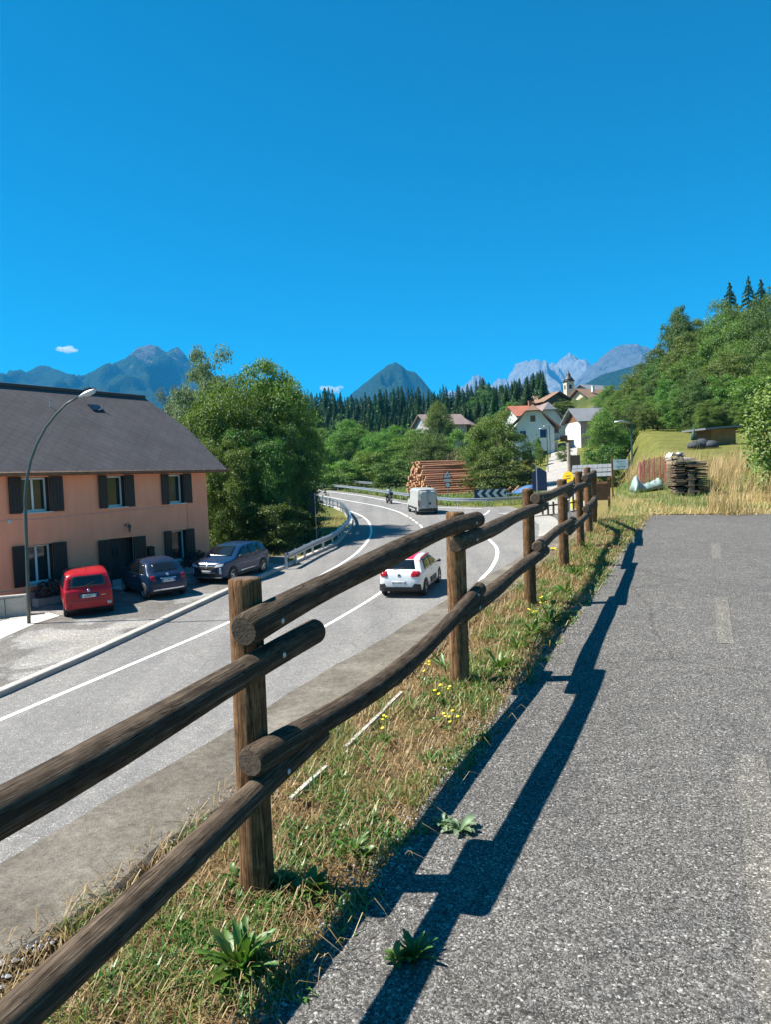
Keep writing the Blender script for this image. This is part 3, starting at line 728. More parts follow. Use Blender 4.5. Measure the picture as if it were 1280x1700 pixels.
# roof: two slopes with clipped gable, slate lozenges
EZ, RZ, RY = 2.47, 6.42, 4.5
def rp(x, q, dz=0.0, back=False):
    y = -.6 + (RY + .6) * q; z = EZ + (RZ - EZ) * q
    if back: y = 2 * RY - y
    return Vector((x, y, hz(z) + dz))
XRdg, XH, QH, XEv = .35, 1.10, .55, .85
m_ = MB()
for bk in (False, True):
    P = [rp(-HW - .5, 0, 0, bk), rp(XEv, 0, 0, bk), rp(XH, QH, 0, bk), rp(XRdg, 1, 0, bk), rp(-HW - .5, 1, 0, bk)]
    n = (P[1] - P[0]).cross(P[3] - P[0]); n = n if n.z > 0 else -n
    m_.prism(P if not bk else P[::-1], n, .12)
Hf, Hb, Rd = rp(XH, QH), rp(XH, QH, 0, True), rp(XRdg, 1)
n = (Hb - Hf).cross(Rd - Hf); n = n if n.z > 0 else -n
m_.prism([Hf, Hb, Rd], n, .1)
roof = m_.build('roof', MT['slate'], house)
V = []; Fc = []
ts = .40; e_x = Vector((1, 0, 0)); e_q = (rp(0, 1) - rp(0, 0)); Ls = e_q.length; e_q = e_q.normalized(); e_n = e_x.cross(e_q).normalized(); hd = ts * .7071
row = 0; s_ = hd * .2
while s_ < Ls - hd * .3:
    q = s_ / Ls
    xr = XEv + (XH - XEv) * min(q / QH, 1) if q < QH else XH + (XRdg - XH) * (q - QH) / (1 - QH)
    x0 = -HW - .3 + (row % 2) * hd
    while x0 < xr - hd * .6:
        c0 = rp(x0, 0) + e_q * s_
        jt = random.uniform(-.004, .004)
        lift = .005
        A = [c0 - e_q * hd * .98 + e_n * (.0065 + jt * .2), c0 + e_x * hd * .99 + e_n * (.0048), c0 + e_q * hd * .99 + e_n * .003, c0 - e_x * hd * .99 + e_n * (.0048)]
        b_ = len(V); V += [tuple(p) for p in A] + [tuple(p - e_n * .002) for p in A]
        Fc += [(b_, b_ + 1, b_ + 2, b_ + 3), (b_ + 4, b_ + 5, b_ + 1, b_), (b_ + 7, b_ + 4, b_, b_ + 3), (b_ + 5, b_ + 6, b_ + 2, b_ + 1), (b_ + 6, b_ + 7, b_ + 3, b_ + 2)]
        x0 += 2 * hd
    s_ += hd; row += 1
tl = link('slate_lozenges', np_mesh('slate_lozenges', V, np.array(Fc), MT['slate']), house); tl['kind'] = 'stuff'
m_ = MB(); m_.tube([rp(-HW - .5, 1, .05), rp(XRdg, 1, .05)], .09, 8); m_.build('ridge_cap', MT['darkmetal'], house)
gut = MB()
gp = [(-HW - .5, -.68, hz(EZ - .07)), (XEv, -.68, hz(EZ - .07))]
gut.tube(gp, .075, 10); gut.build('gutter', MT['timber'], house, True)
for k in range(18):
    xk = XEv - .2 - k * .68
    m_ = MB(); m_.tube([(xk, -.58, hz(EZ - .0)), (xk, -.68, hz(EZ + .015)), (xk, -.765, hz(EZ - .06)), (xk, -.68, hz(EZ - .155))], .012, 5); m_.build('gutter_bracket', MT['darkmetal'], house)
m_ = MB(); m_.box((-HW / 2 + .1, -.28, hz(EZ - .12)), (HW + 1.2, .55, .04)); m_.build('soffit', MT['timber'], house)
# roof hatch and chimney by the ridge
hq = .78
m_ = MB(); c0 = rp(-3.55, hq); 
Mh = Matrix((e_x, e_q, e_n)).transposed()
m_.box(c0 + e_n * .03, (.62, .5, .06), Mh); sk = m_.build('skylight', MT['glass'], roof)
ch = MB(); ch.box((-2.75, RY + .3, hz(RZ - .05)), (.36, .36, .6)); ch.box((-2.75, RY + .3, hz(RZ + .27)), (.42, .42, .05)); ch.build('chimney', MT['darkmetal'], roof)
for xs_ in (-3.3, -6.0):
    m_ = MB(); m_.tube([rp(xs_, .76, .02), rp(xs_, .76, .3)], .02, 6); m_.build('vent_pipe', MT['galv'], roof)

# steps wall, railing and slab on the far left
sl_c = onp(47, 1030, -3.89)
m_ = MB()
P = [onp(u, v, -3.88) for u, v in ((0, 1060), (60, 1034), (98, 1022), (80, 1017), (30, 1021), (-10, 1035), (-40, 1060))]
m_.prism([tuple(p) for p in P], (0, 0, 1), .12); sb = m_.build('slab', MT['slab']); tag(sb, 'pale concrete slab round the street lamp foot', None, None, 'structure')
q0 = onp(45, 1022, -3.89); q1 = onp(-60, 1034, -3.89)
m_ = MB()
d = Vector(q1) - Vector(q0); d.z = 0; L_ = d.length; d.normalize(); nrm = Vector((-d.y, d.x, 0))
rotm = Matrix.Rotation(math.atan2(d.y, d.x), 3, 'Z')
m_.box(Vector(q0) + d * (L_ / 2) + Vector((0, .25, .28)), (L_, .25, .95), rotm)
sw = bev(m_.build('stair_wall', MT['kerb']), .015); tag(sw, 'low pale concrete wall beside the basement steps', 'wall')
hr = empty('handrail', tuple(q0), 0, 'thin green steel handrail before the low concrete wall', 'railing')
o_ = Vector(q0)
rail_pts = [Vector((.05, .1, .98)), d * 2.2 + Vector((0, 0, .86)), d * 4.5 + Vector((0, 0, .75))]
m_ = MB(); m_.tube(rail_pts, .022, 6); m_.tube([d * 1.1 + Vector((0, -.05, .92)), d * 1.9 + Vector((0, -.25, .55)), d * 2.0 + Vector((0, -.25, .1))], .018, 6); m_.build('top_rail', MT['pole'], hr)
for k in (.6, 1.25, 1.9, 2.6, 3.3):
    m_ = MB(); m_.tube([d * k + Vector((0, -.22, -.1)), d * k + Vector((0, -.22, .72))], .018, 6); m_.build('baluster', MT['pole'], hr)
m_ = MB(); m_.tube([Vector((0, -.22, .72)), d * 4.2 + Vector((0, -.22, .6))], .018, 6); m_.build('middle_rail', MT['pole'], hr)

# street lamps
def arc_lamp():
    b0 = Vector(onp(47, 1030, -3.78)); o = empty('street_lamp', tuple(b0), 0, 'tall bent green street lamp before the peach house roof', 'street lamp')
    Y = b0.y
    tgt = [(47, 1030), (45, 950), (42, 870), (41, 830), (43, 800), (50, 765), (60, 738), (75, 710), (92, 688), (110, 670), (131, 658)]
    pts = [Vector(atY(u, v, Y)) - b0 for u, v in tgt]; pts[0] = Vector((0, 0, -.1))
    m_ = MB(); m_.tube(pts, [.062, .058, .054, .052, .05, .046, .043, .040, .037, .034, .03], 10); m_.build('pole', MT['pole'], o, True)
    a_ = Vector(atY(129, 660, Y)) - b0; c_ = Vector(atY(160, 646, Y)) - b0; ax = (c_ - a_).normalized()
    m_ = MB(); n = 9
    pts = [a_ + ax * ((c_ - a_).length * k / (n - 1)) for k in range(n)]
    m_.tube(pts, [.03, .06, .085, .10, .105, .1, .09, .07, .02], 12, True, 0, .8); m_.build('lamp_head', MT['galv'], o, True)
    m_ = MB(); m_.tube([a_ + ax * .25 - Vector((0, 0, .05)), a_ + ax * .4 - Vector((0, 0, .065)), a_ + ax * .62 - Vector((0, 0, .05))], [.05, .075, .05], 10, True, 0, .8); m_.build('lamp_glass', MT['headlight'], o, True)
    return o
arc_lamp()

# ================================================================== VEHICLES
def catmull(pts, n):
    pts = [np.array(p, float) for p in pts]; N = len(pts); out = []
    for i in range(N):
        P0, P1, P2, P3 = pts[(i - 1) % N], pts[i], pts[(i + 1) % N], pts[(i + 2) % N]
        for k in range(n):
            t = k / n
            c = .5 * (2 * P1 + (P2 - P0) * t + (2 * P0 - 5 * P1 + 4 * P2 - P3) * t * t + (3 * P1 - P0 - 3 * P2 + P3) * t ** 3)
            l = P1 + (P2 - P1) * t
            out.append(c * .6 + l * .4)
    return np.array(out)
class Car:
    def __init__(s, name, label, cat, loc, head, prof, hw, belt, roofz, rw=.76, paint='car_white', plan=.12, r_edge=.07, nsub=5):
        s.root = empty(name, loc, math.atan2(-head[0], head[1]), label, cat)
        s.P = catmull(prof, nsub); s.hw = hw; s.belt = belt; s.roofz = roofz; s.rw = rw; s.plan = plan
        s.y0, s.y1 = s.P[:, 0].min(), s.P[:, 0].max(); s.re = r_edge; s.paint = paint
        s.rear_pts = None
        s.body()
    def W(s, y, z):
        t = np.abs((y - (s.y0 + s.y1) / 2) / ((s.y1 - s.y0) / 2)); pl = 1 - s.plan * t ** 4
        lo = 1 - .10 * np.clip((.45 - z) / .45, 0, 1) ** 2
        up = 1 - (1 - s.rw) * np.clip((z - s.belt) / (s.roofz - s.belt), 0, 1.2)
        return s.hw * pl * lo * up
    def body(s):
        P = s.P; n = len(P)
        T = np.roll(P, -1, 0) - np.roll(P, 1, 0); T /= np.linalg.norm(T, axis=1)[:, None]; Nn = np.stack([T[:, 1], -T[:, 0]], 1)
        c = P.mean(0)
        if ((P - c) * Nn).sum() < 0: Nn = -Nn
        vs = np.array([-1, -.97, -.9, -.75, -.45, 0, .45, .75, .9, .97, 1])
        V = []
        for v in vs:
            ins = s.re * np.clip((abs(v) - .6) / .4, 0, 1) ** 3
            Q_ = P - Nn * ins
            V.append(np.stack([v * s.W(Q_[:, 0], Q_[:, 1]), Q_[:, 0], Q_[:, 1]], 1))
        nv = len(vs); V = np.concatenate(V); idx = np.arange(nv * n).reshape(nv, n); nxt = np.roll(idx, -1, 1)
        Fs = [np.stack([idx[:-1], nxt[:-1], nxt[1:], idx[1:]], -1).reshape(-1, 4)]
        base = len(V); extra = []
        Pi = P - Nn * s.re
        ym = np.clip(Pi[:, 0], s.y0 + .6, s.y1 - .6); sp = np.stack([ym, np.full(n, .55)], 1)
        K = 8
        for side, ring0 in ((-1, idx[0]), (1, idx[-1])):
            prev = ring0
            for k in range(1, K + 1):
                q = Pi + (sp - Pi) * k / K; off = base + sum(len(e) for e in extra)
                extra.append(np.stack([side * s.W(q[:, 0], q[:, 1]) * (1 + .012 * math.sin(math.pi * k / K)), q[:, 0], q[:, 1]], 1))
                cur = off + np.arange(n)
                f = np.stack([prev, np.roll(prev, -1), np.roll(cur, -1), cur], -1)
                Fs.append(f if side == 1 else f[:, ::-1]); prev = cur
        V = np.concatenate([V] + extra)
        me = np_mesh('body', V, Fs, MT[s.paint], True); s.b = link('body', me, s.root)
        zz = np.linspace(P[:, 1].min() + .004, P[:, 1].max() - .004, 60); s.zt = zz
        s.ry = []; s.fy = []
        A = P; B = np.roll(P, -1, 0)
        for z in zz:
            m = ((A[:, 1] - z) * (B[:, 1] - z) <= 0) & (np.abs(A[:, 1] - B[:, 1]) > 1e-9)
            yy = A[m, 0] + (z - A[m, 1]) / (B[m, 1] - A[m, 1]) * (B[m, 0] - A[m, 0]); s.ry.append(yy.min()); s.fy.append(yy.max())
    def endpt(s, x, z, end, off):
        """point on rear (end=-1) or front (+1) skin"""
        y = np.interp(z, s.zt, s.ry if end < 0 else s.fy); wd = float(s.W(y, z)); r = min(abs(x) / wd, 1)
        ins = s.re * max(0, (r - .6) / .4) ** 3
        y2 = np.interp(z + .03, s.zt, s.ry if end < 0 else s.fy); sl_ = (y2 - y) / .03
        n = Vector((0, end, -end * sl_)).normalized() if True else None
        return Vector((x, y - end * ins, z)) + n * off, n
    def endpatch(s, name, poly, end, mat, off=.008, th=.03, parent=None, nx=6):
        """poly: list of (x,z); skinned onto the end by a fine grid fan"""
        poly = [np.array(p, float) for p in poly]; dense = []
        for a_, b_ in zip(poly, poly[1:] + poly[:1]):
            for k in range(nx): dense.append(a_ + (b_ - a_) * k / nx)
        c = sum(dense) / len(dense); m_ = MB(); V = []; Fc = []; n = len(dense); K = 4
        for k in range(K + 1):
            for p in dense:
                q = c + (p - c) * (1 - k / K * .999); pt, nn = s.endpt(q[0], q[1], end, off); V.append(pt)
        for p in dense:
            pt, nn = s.endpt(p[0], p[1], end, off - th); V.append(pt)
        for k in range(K):
            for i in range(n): Fc.append((k * n + i, k * n + (i + 1) % n, (k + 1) * n + (i + 1) % n, (k + 1) * n + i))
        for i in range(n): Fc.append(((K + 1) * n + i, (K + 1) * n + (i + 1) % n, (i + 1) % n, i))
        m_.add(V, Fc); return m_.build(name, MT[mat], parent or s.root, True)
    def sidepatch(s, name, poly, mat, off=.008, th=.03, parent=None, sides=(-1, 1), nx=4):
        out = []
        for sd in sides:
            dense = []; pl = [np.array(p, float) for p in poly]
            for a_, b_ in zip(pl, pl[1:] + pl[:1]):
                for k in range(nx): dense.append(a_ + (b_ - a_) * k / nx)
            c = sum(dense) / len(dense); V = []; Fc = []; n = len(dense); K = 3
            f = lambda q, o_: Vector((sd * (float(s.W(q[0], q[1])) * 1.012 + o_), q[0], q[1]))
            for k in range(K + 1): V += [f(c + (p - c) * (1 - k / K * .999), off) for p in dense]
            V += [f(p, off - th) for p in dense]
            for k in range(K):
                for i in range(n): Fc.append((k * n + i, k * n + (i + 1) % n, (k + 1) * n + (i + 1) % n, (k + 1) * n + i))
            for i in range(n): Fc.append(((K + 1) * n + i, (K + 1) * n + (i + 1) % n, (i + 1) % n, i))
            m_ = MB(); m_.add(V, Fc); out.append(m_.build(name, MT[mat], parent or s.root, True))
        return out
    def wheels(s, yf, yr, r, wd, rim='rim', spokes=5, arch='black'):
        for yw in (yf, yr):
            pl = [(yw + (r + .055) * math.cos(a), r + (r + .055) * math.sin(a)) for a in np.linspace(R_(-35), R_(215), 16)]
            s.sidepatch('wheel_arch', pl, arch, .004, .05, nx=1)
            for sd in (-1, 1):
                e = link('wheel', None, s.root); xo = float(s.W(yw, r)) * 1.0 - wd / 2 + .03
                e.location = (sd * xo, yw, r); e.rotation_euler = (0, R_(90 * sd), 0)
                m_ = MB(); m_.lathe([(r * .62, -wd / 2), (r * .93, -wd / 2), (r, -wd / 2 + .03), (r, wd / 2 - .03), (r * .93, wd / 2), (r * .66, wd / 2), (r * .64, wd / 2 - .02)], 24); m_.build('tyre', MT['rubber'], e, True)
                m_ = MB(); m_.lathe([(r * .66, wd / 2 - .05), (r * .66, wd / 2 - .008), (r * .6, wd / 2 - .004), (r * .57, wd / 2 - .04)], 24); m_.lathe([(r * .15, wd / 2 - .06), (r * .15, wd / 2 - .012), (r * .1, wd / 2 - .005)], 12)
                for k in range(spokes):
                    a = 2 * math.pi * k / spokes; Mr = Matrix.Rotation(a, 3, 'Z')
                    m_.box(Mr @ Vector((r * .37, 0, wd / 2 - .028)), (r * .5, r * .17, .03), Mr)
                m_.build('rim', MT[rim], e)
                m_ = MB(); m_.lathe([(r * .6, wd / 2 - .07), (r * .6, wd / 2 - .065)], 20); m_.build('brake_well', MT['black'], e)
    def text(s, body, x, z, size, end, mat='ink', off=.02, parent=None, align='CENTER', name='lettering'):
        cu = bpy.data.curves.new(name, 'FONT'); cu.body = body; cu.size = size; cu.align_x = align; cu.align_y = 'CENTER'; cu.extrude = .001
        cu.materials.append(MT[mat]); o = text_mesh(name, cu, parent or s.root)
        pt, n = s.endpt(x, z, end, off)
        xax = Vector((1, 0, 0)) if end < 0 else Vector((-1, 0, 0)); up = n.cross(xax).normalized()
        o.location = pt; o.rotation_euler = Matrix((xax, up, n)).transposed().to_euler(); return o
    def plate(s, txt, z, end=-1, w_=.52, h_=.11, x=0, blue=True):
        p = s.endpatch('number_plate', [(x - w_ / 2, z - h_ / 2), (x + w_ / 2, z - h_ / 2), (x + w_ / 2, z + h_ / 2), (x - w_ / 2, z + h_ / 2)], end, 'plate', .018, .03, nx=2)
        if blue:
            for sx in (-1, 1): s.endpatch('plate_band', [(x + sx * w_ * .41, z - h_ * .46), (x + sx * w_ * .49, z - h_ * .46), (x + sx * w_ * .49, z + h_ * .46), (x + sx * w_ * .41, z + h_ * .46)], end, 'plate_blue', .021, .01, nx=1, parent=p)
        s.text(txt, x, z, .092, end, off=.0225, parent=p)
    def mirror(s, y, z, mat):
        for sd in (-1, 1):
            x = float(s.W(y, z)); m_ = MB()
            m_.tube([(sd * (x - .02), y, z - .02), (sd * (x + .06), y, z)], .025, 6)
            m_.tube([(sd * (x + .05), y, z + .02), (sd * (x + .08), y, z + .03), (sd * (x + .17), y - .01, z + .03), (sd * (x + .2), y - .02, z + .03)], [.04, .075, .07, .03], 8, True, 0, .8)
            m_.build('mirror', MT[mat], s.root, True)
    def wiper(s, x0, z0, x1, z1):
        a_, _ = s.endpt(x0, z0, -1, .02); b_, _ = s.endpt(x1, z1, -1, .02)
        m_ = MB(); m_.tube([a_, b_], .012, 5); m_.build('wiper', MT['black'], s.root)
    def antenna(s, y, z):
        m_ = MB(); m_.tube([(0, y, z - .02), (0, y - .12, z + .22)], .006, 5); m_.build('antenna', MT['black'], s.root)
def mirrorx(p): return [(-x, z) for x, z in p][::-1]
def rect(x0, x1, z0, z1): return [(x0, z0), (x1, z0), (x1, z1), (x0, z1)]
LOTZ = lambda x, y: -4 + .044 * y + .11

def tilt_to_slope(o, g=.044):
    o.rotation_mode = 'QUATERNION'
    rz = o.rotation_euler.z if True else 0
    n = Vector((0, -g, 1)).normalized(); q = Vector((0, 0, 1)).rotation_difference(n); o.rotation_quaternion = q @ Quaternion((0, 0, 1), rz)

# --- white hatchback with red roof driving away
hd_ = Vector((.27, .963)); c0 = Vector((.60, 28.3)) + hd_ * 1.28 
prof = [(1.90, .28), (2.0, .5), (1.95, .72), (1.75, .88), (1.0, 1.0), (.25, 1.36), (-.2, 1.45), (-.9, 1.46), (-1.45, 1.38), (-1.72, 1.02), (-1.93, .92), (-1.99, .62), (-1.96, .32), (-1.7, .2), (0, .19), (1.6, .2)]
A = Car('white_hatchback', 'white hatchback with red roof driving away on the road', 'car', (c0.x, c0.y, -4 + .044 * c0.y), hd_, prof, .865, .92, 1.46, .76, 'car_white')
tilt_to_slope(A.root)
A.endpatch('rear_window', [(-.56, 1.045), (.56, 1.045), (.47, 1.36), (-.47, 1.36)], -1, 'glass')
A.endpatch('windscreen', [(-.62, 1.02), (.62, 1.02), (.5, 1.38), (-.5, 1.38)], 1, 'glass')
A.sidepatch('side_window', [(-1.35, .98), (-1.15, 1.32), (-.45, 1.36), (-.45, .96)], 'glass')
A.sidepatch('side_window', [(-.4, .96), (-.4, 1.36), (.1, 1.32), (.75, .98)], 'glass')
# roof skin
pr = A.P; top = [(p[0], p[1]) for p in pr if p[1] > 1.33]
yy = sorted(set(round(p[0], 3) for p in top)); V = []; xs_ = [-1, -.95, -.6, 0, .6, .95, 1]
for y in yy:
    z = max(p[1] for p in top if abs(p[0] - y) < .002); wd = float(A.W(y, z)) 
    for v in xs_: V.append((v * wd * 1.005, y, z + .008 - .075 * max(0, (abs(v) - .6) / .4) ** 3))
idx = np.arange(len(V)).reshape(len(yy), len(xs_)); Q = np.stack([idx[:-1, :-1], idx[:-1, 1:], idx[1:, 1:], idx[1:, :-1]], -1).reshape(-1, 4)
link('roof_panel', np_mesh('roof_panel', V, Q, MT['car_redroof'], True), A.root)
A.sidepatch('roof_rail', [(-1.5, 1.30), (-1.2, 1.345), (-.4, 1.385), (.1, 1.35), (.1, 1.42), (-.4, 1.44), (-1.2, 1.41)], 'car_redroof', .006)
for sx in (-1, 1):
    p = [(sx * .46, .80), (sx * .74, .80), (sx * .78, .88), (sx * .74, .98), (sx * .5, .98), (sx * .45, .9)]
    A.endpatch('tail_light', p, -1, 'taillight', .022, .05)
    A.endpatch('bumper_corner', [(sx * .48, .3), (sx * .82, .3), (sx * .80, .52), (sx * .58, .56), (sx * .5, .46)], -1, 'black', .012)
    A.endpatch('headlight', [(sx * .45, .62), (sx * .75, .65), (sx * .78, .8), (sx * .5, .76)], 1, 'headlight', .012)
A.endpatch('bumper', [(-.8, .24), (.8, .24), (.8, .38), (.5, .43), (-.5, .43), (-.8, .38)], -1, 'black', .014)
A.plate('ALCB0811', .58)
for dz in (0, .035):
    A.endpatch('emblem', [(-.055, .815 + dz), (0, .86 + dz), (.055, .815 + dz), (.055, .835 + dz), (0, .88 + dz), (-.055, .835 + dz)], -1, 'darkmetal', .02, .02, nx=1)
A.sidepatch('side_cladding', [(-.55, .36), (.5, .36), (.5, .54), (-.55, .54)], 'black', .02)
A.sidepatch('sill', [(-.95, .2), (.95, .2), (.95, .29), (-.95, .29)], 'black', .01)
A.sidepatch('door_handle', rect(-.35, -.2, .83, .86), 'car_white', .03); A.sidepatch('door_handle', rect(.55, .7, .81, .84), 'car_white', .03)
A.wheels(1.26, -1.28, .31, .19); A.mirror(.72, .98, 'black'); A.wiper(-.28, 1.05, .12, 1.08)

# --- red boxy hatchback parked
hd_ = Vector((-.43, .9)).normalized(); cr = Vector(onp(147, 1018, -3.89)[:2]) + hd_ * 1.15
prof = [(1.68, .26), (1.8, .5), (1.76, .8), (1.55, .93), (1.05, 1.02), (.55, 1.42), (.2, 1.53), (-.6, 1.56), (-1.5, 1.5), (-1.7, 1.05), (-1.79, .9), (-1.82, .55), (-1.78, .3), (-1.5, .21), (0, .2), (1.4, .2)]
B = Car('red_hatchback', 'small red hatchback parked rear outwards by the house door', 'car', (cr.x, cr.y, LOTZ(*cr)), hd_, prof, .82, .95, 1.56, .82, 'car_red', .07)
tilt_to_slope(B.root)
B.endpatch('rear_window', [(-.58, 1.06), (.58, 1.06), (.55, 1.30), (.48, 1.42), (-.48, 1.42), (-.55, 1.30)], -1, 'glass')
B.endpatch('windscreen', [(-.64, 1.06), (.64, 1.06), (.56, 1.44), (-.56, 1.44)], 1, 'glass')
B.sidepatch('side_window', [(-1.4, 1.02), (-1.3, 1.42), (-1.02, 1.43), (-1.02, 1.0)], 'glass'); B.sidepatch('side_window', [(-.96, 1.0), (-.96, 1.43), (-.15, 1.44), (-.15, .98)], 'glass'); B.sidepatch('side_window', [(-.09, .98), (-.09, 1.44), (.35, 1.38), (.85, .98)], 'glass')
for sx in (-1, 1):
    B.endpatch('tail_light', [(sx * .63, 1.02), (sx * .73, 1.02), (sx * .68, 1.38), (sx * .6, 1.38)], -1, 'taillight', .015)
    B.endpatch('reflector', rect(sx * .66 - .07, sx * .66 + .07, .40, .50), -1, 'taillight' if sx < 0 else 'headlight', .018)
    B.endpatch('headlight', rect(sx * .6 - .12, sx * .6 + .12, .66, .84), 1, 'headlight', .015)
B.endpatch('bumper_groove', rect(-.7, .7, .575, .60), -1, 'black', .004)
B.endpatch('bumper', rect(-.72, .72, .22, .32), -1, 'black', .012)
B.endpatch('plate_recess', rect(-.33, .33, .66, .85), -1, 'black', .004); B.plate('EJ848KT', .74)
m_, = [B.endpatch('emblem', [(.05 * math.cos(a), .925 + .05 * math.sin(a)) for a in np.linspace(0, 6.283, 13)[:-1]], -1, 'chrome', .018, .02, nx=1)]
B.endpatch('badge', rect(.40, .56, .735, .75), -1, 'chrome', .01, .02, nx=1)
B.wheels(1.15, -1.15, .29, .18, 'rim_dark'); B.mirror(.8, 1.0, 'black'); B.wiper(-.1, 1.08, .2, 1.2); B.antenna(-1.2, 1.54)

# --- dark blue round hatchback parked
hd_ = Vector((-.60, .80)).normalized(); cr = Vector(onp(272, 990, -3.89)[:2]) + hd_ * 1.15
prof = [(1.62, .26), (1.76, .5), (1.7, .76), (1.45, .9), (1.0, .99), (.45, 1.36), (.05, 1.47), (-.5, 1.48), (-1.1, 1.38), (-1.45, 1.08), (-1.68, .9), (-1.76, .6), (-1.72, .32), (-1.5, .2), (0, .19), (1.4, .2)]
Cc = Car('dark_blue_hatchback', 'small dark blue round hatchback parked before the house door', 'car', (cr.x, cr.y, LOTZ(*cr)), hd_, prof, .815, .92, 1.48, .74, 'car_blue', .13)
tilt_to_slope(Cc.root)
Cc.endpatch('rear_window', [(-.5, 1.05), (.5, 1.05), (.46, 1.3), (.4, 1.36), (-.4, 1.36), (-.46, 1.3)], -1, 'glass')
Cc.endpatch('windscreen', [(-.6, 1.03), (.6, 1.03), (.5, 1.38), (-.5, 1.38)], 1, 'glass')
Cc.sidepatch('side_window', [(-1.2, .98), (-.95, 1.32), (-.6, 1.37), (-.6, .97)], 'glass'); Cc.sidepatch('side_window', [(-.54, .97), (-.54, 1.37), (.15, 1.34), (.75, .97)], 'glass')
Cc.sidepatch('window_trim', [(-1.25, .955), (.8, .945), (.8, .962), (-1.25, .972)], 'chrome', .006)
for sx in (-1, 1):
    Cc.endpatch('tail_light', [(sx * .5, .74), (sx * .62, .72), (sx * .68, .8), (sx * .66, .92), (sx * .54, .93)], -1, 'taillight', .022)
    Cc.endpatch('headlight', [(sx * (.5 + .1 * math.cos(a)), .72 + .1 * math.sin(a)) for a in np.linspace(0, 6.28, 11)[:-1]], 1, 'headlight', .02, nx=1)
Cc.endpatch('chrome_bumper_strip', [(-.62, .36), (.62, .36), (.62, .42), (-.62, .42)], -1, 'chrome', .02)
Cc.endpatch('bumper', rect(-.68, .68, .22, .34), -1, 'black', .012)
Cc.plate('GG 704 CF', .72); Cc.endpatch('plate_chrome', rect(-.3, .3, .80, .825), -1, 'chrome', .02, .02, nx=2)
Cc.endpatch('emblem', [(.045 * math.cos(a), .94 + .045 * math.sin(a)) for a in np.linspace(0, 6.283, 13)[:-1]], -1, 'chrome', .018, .02, nx=1)
Cc.sidepatch('door_handle', rect(-.35, -.18, .82, .85), 'chrome', .025)
Cc.wheels(1.15, -1.15, .30, .19, 'rim', 7); Cc.mirror(.72, 1.0, 'car_blue'); Cc.wiper(-.05, 1.07, .3, 1.1); Cc.antenna(-.4, 1.48)

# --- steel blue crossover, front towards the camera
hd_ = Vector((-.36, -.933)).normalized(); cr = Vector(onp(386, 957, -3.89)[:2])
prof = [(2.0, .28), (2.11, .55), (2.08, .82), (1.9, 1.0), (1.15, 1.1), (.45, 1.48), (.05, 1.56), (-.7, 1.58), (-1.4, 1.5), (-1.8, 1.15), (-2.02, 1.0), (-2.1, .7), (-2.05, .35), (-1.8, .24), (0, .22), (1.7, .23)]
S = Car('steel_blue_crossover', 'steel blue crossover parked nose outwards at the house corner', 'car', (cr.x, cr.y, LOTZ(*cr)), hd_, prof, .90, 1.02, 1.58, .76, 'car_blue2', .12)
tilt_to_slope(S.root); S.root.scale = (.95,) * 3
S.endpatch('windscreen', [(-.66, 1.13), (.66, 1.13), (.54, 1.5), (-.54, 1.5)], 1, 'glass')
S.endpatch('rear_window', [(-.56, 1.17), (.56, 1.17), (.48, 1.46), (-.48, 1.46)], -1, 'glass')
S.sidepatch('side_window', [(-1.5, 1.12), (-1.25, 1.42), (-.95, 1.46), (-.95, 1.08)], 'glass'); S.sidepatch('side_window', [(-.9, 1.07), (-.9, 1.46), (-.15, 1.48), (-.15, 1.05)], 'glass'); S.sidepatch('side_window', [(-.1, 1.05), (-.1, 1.48), (.28, 1.42), (.95, 1.06)], 'glass')
for sx in (-1, 1):
    S.endpatch('headlight', [(sx * .42, .76), (sx * .8, .80), (sx * .82, .92), (sx * .5, .86)], 1, 'headlight', .015)
    S.endpatch('running_light', [(sx * .66, .48), (sx * .76, .48), (sx * .74, .74), (sx * .68, .74)], 1, 'headlight', .015)
    S.endpatch('tail_light', rect(sx * .62 - .16, sx * .62 + .16, .9, 1.0), -1, 'taillight', .015)
S.endpatch('grille', [(-.5, .62), (.5, .62), (.56, .82), (-.56, .82)], 1, 'black', .01)
S.endpatch('lower_grille', [(-.6, .34), (.6, .34), (.56, .54), (-.56, .54)], 1, 'black', .01)
S.endpatch('skid_strip', rect(-.7, .7, .28, .33), 1, 'chrome', .012)
S.endpatch('emblem', [(0, .68), (.07, .78), (0, .88), (-.07, .78)], 1, 'chrome', .025, .02, nx=1)
S.plate('GN 317 KW', .57, 1)
S.sidepatch('sill', [(-1.0, .24), (1.0, .24), (1.0, .38), (-1.0, .38)], 'black', .012); S.sidepatch('door_handle', rect(-.75, -.58, .93, .96), 'car_blue2', .03); S.sidepatch('door_handle', rect(.0, .17, .91, .94), 'car_blue2', .03)
S.sidepatch('door_trim', [(-.6, .42), (.7, .42), (.7, .46), (-.6, .46)], 'chrome', .016)
S.wheels(1.32, -1.32, .345, .21, 'rim', 5); S.mirror(.82, 1.08, 'black')

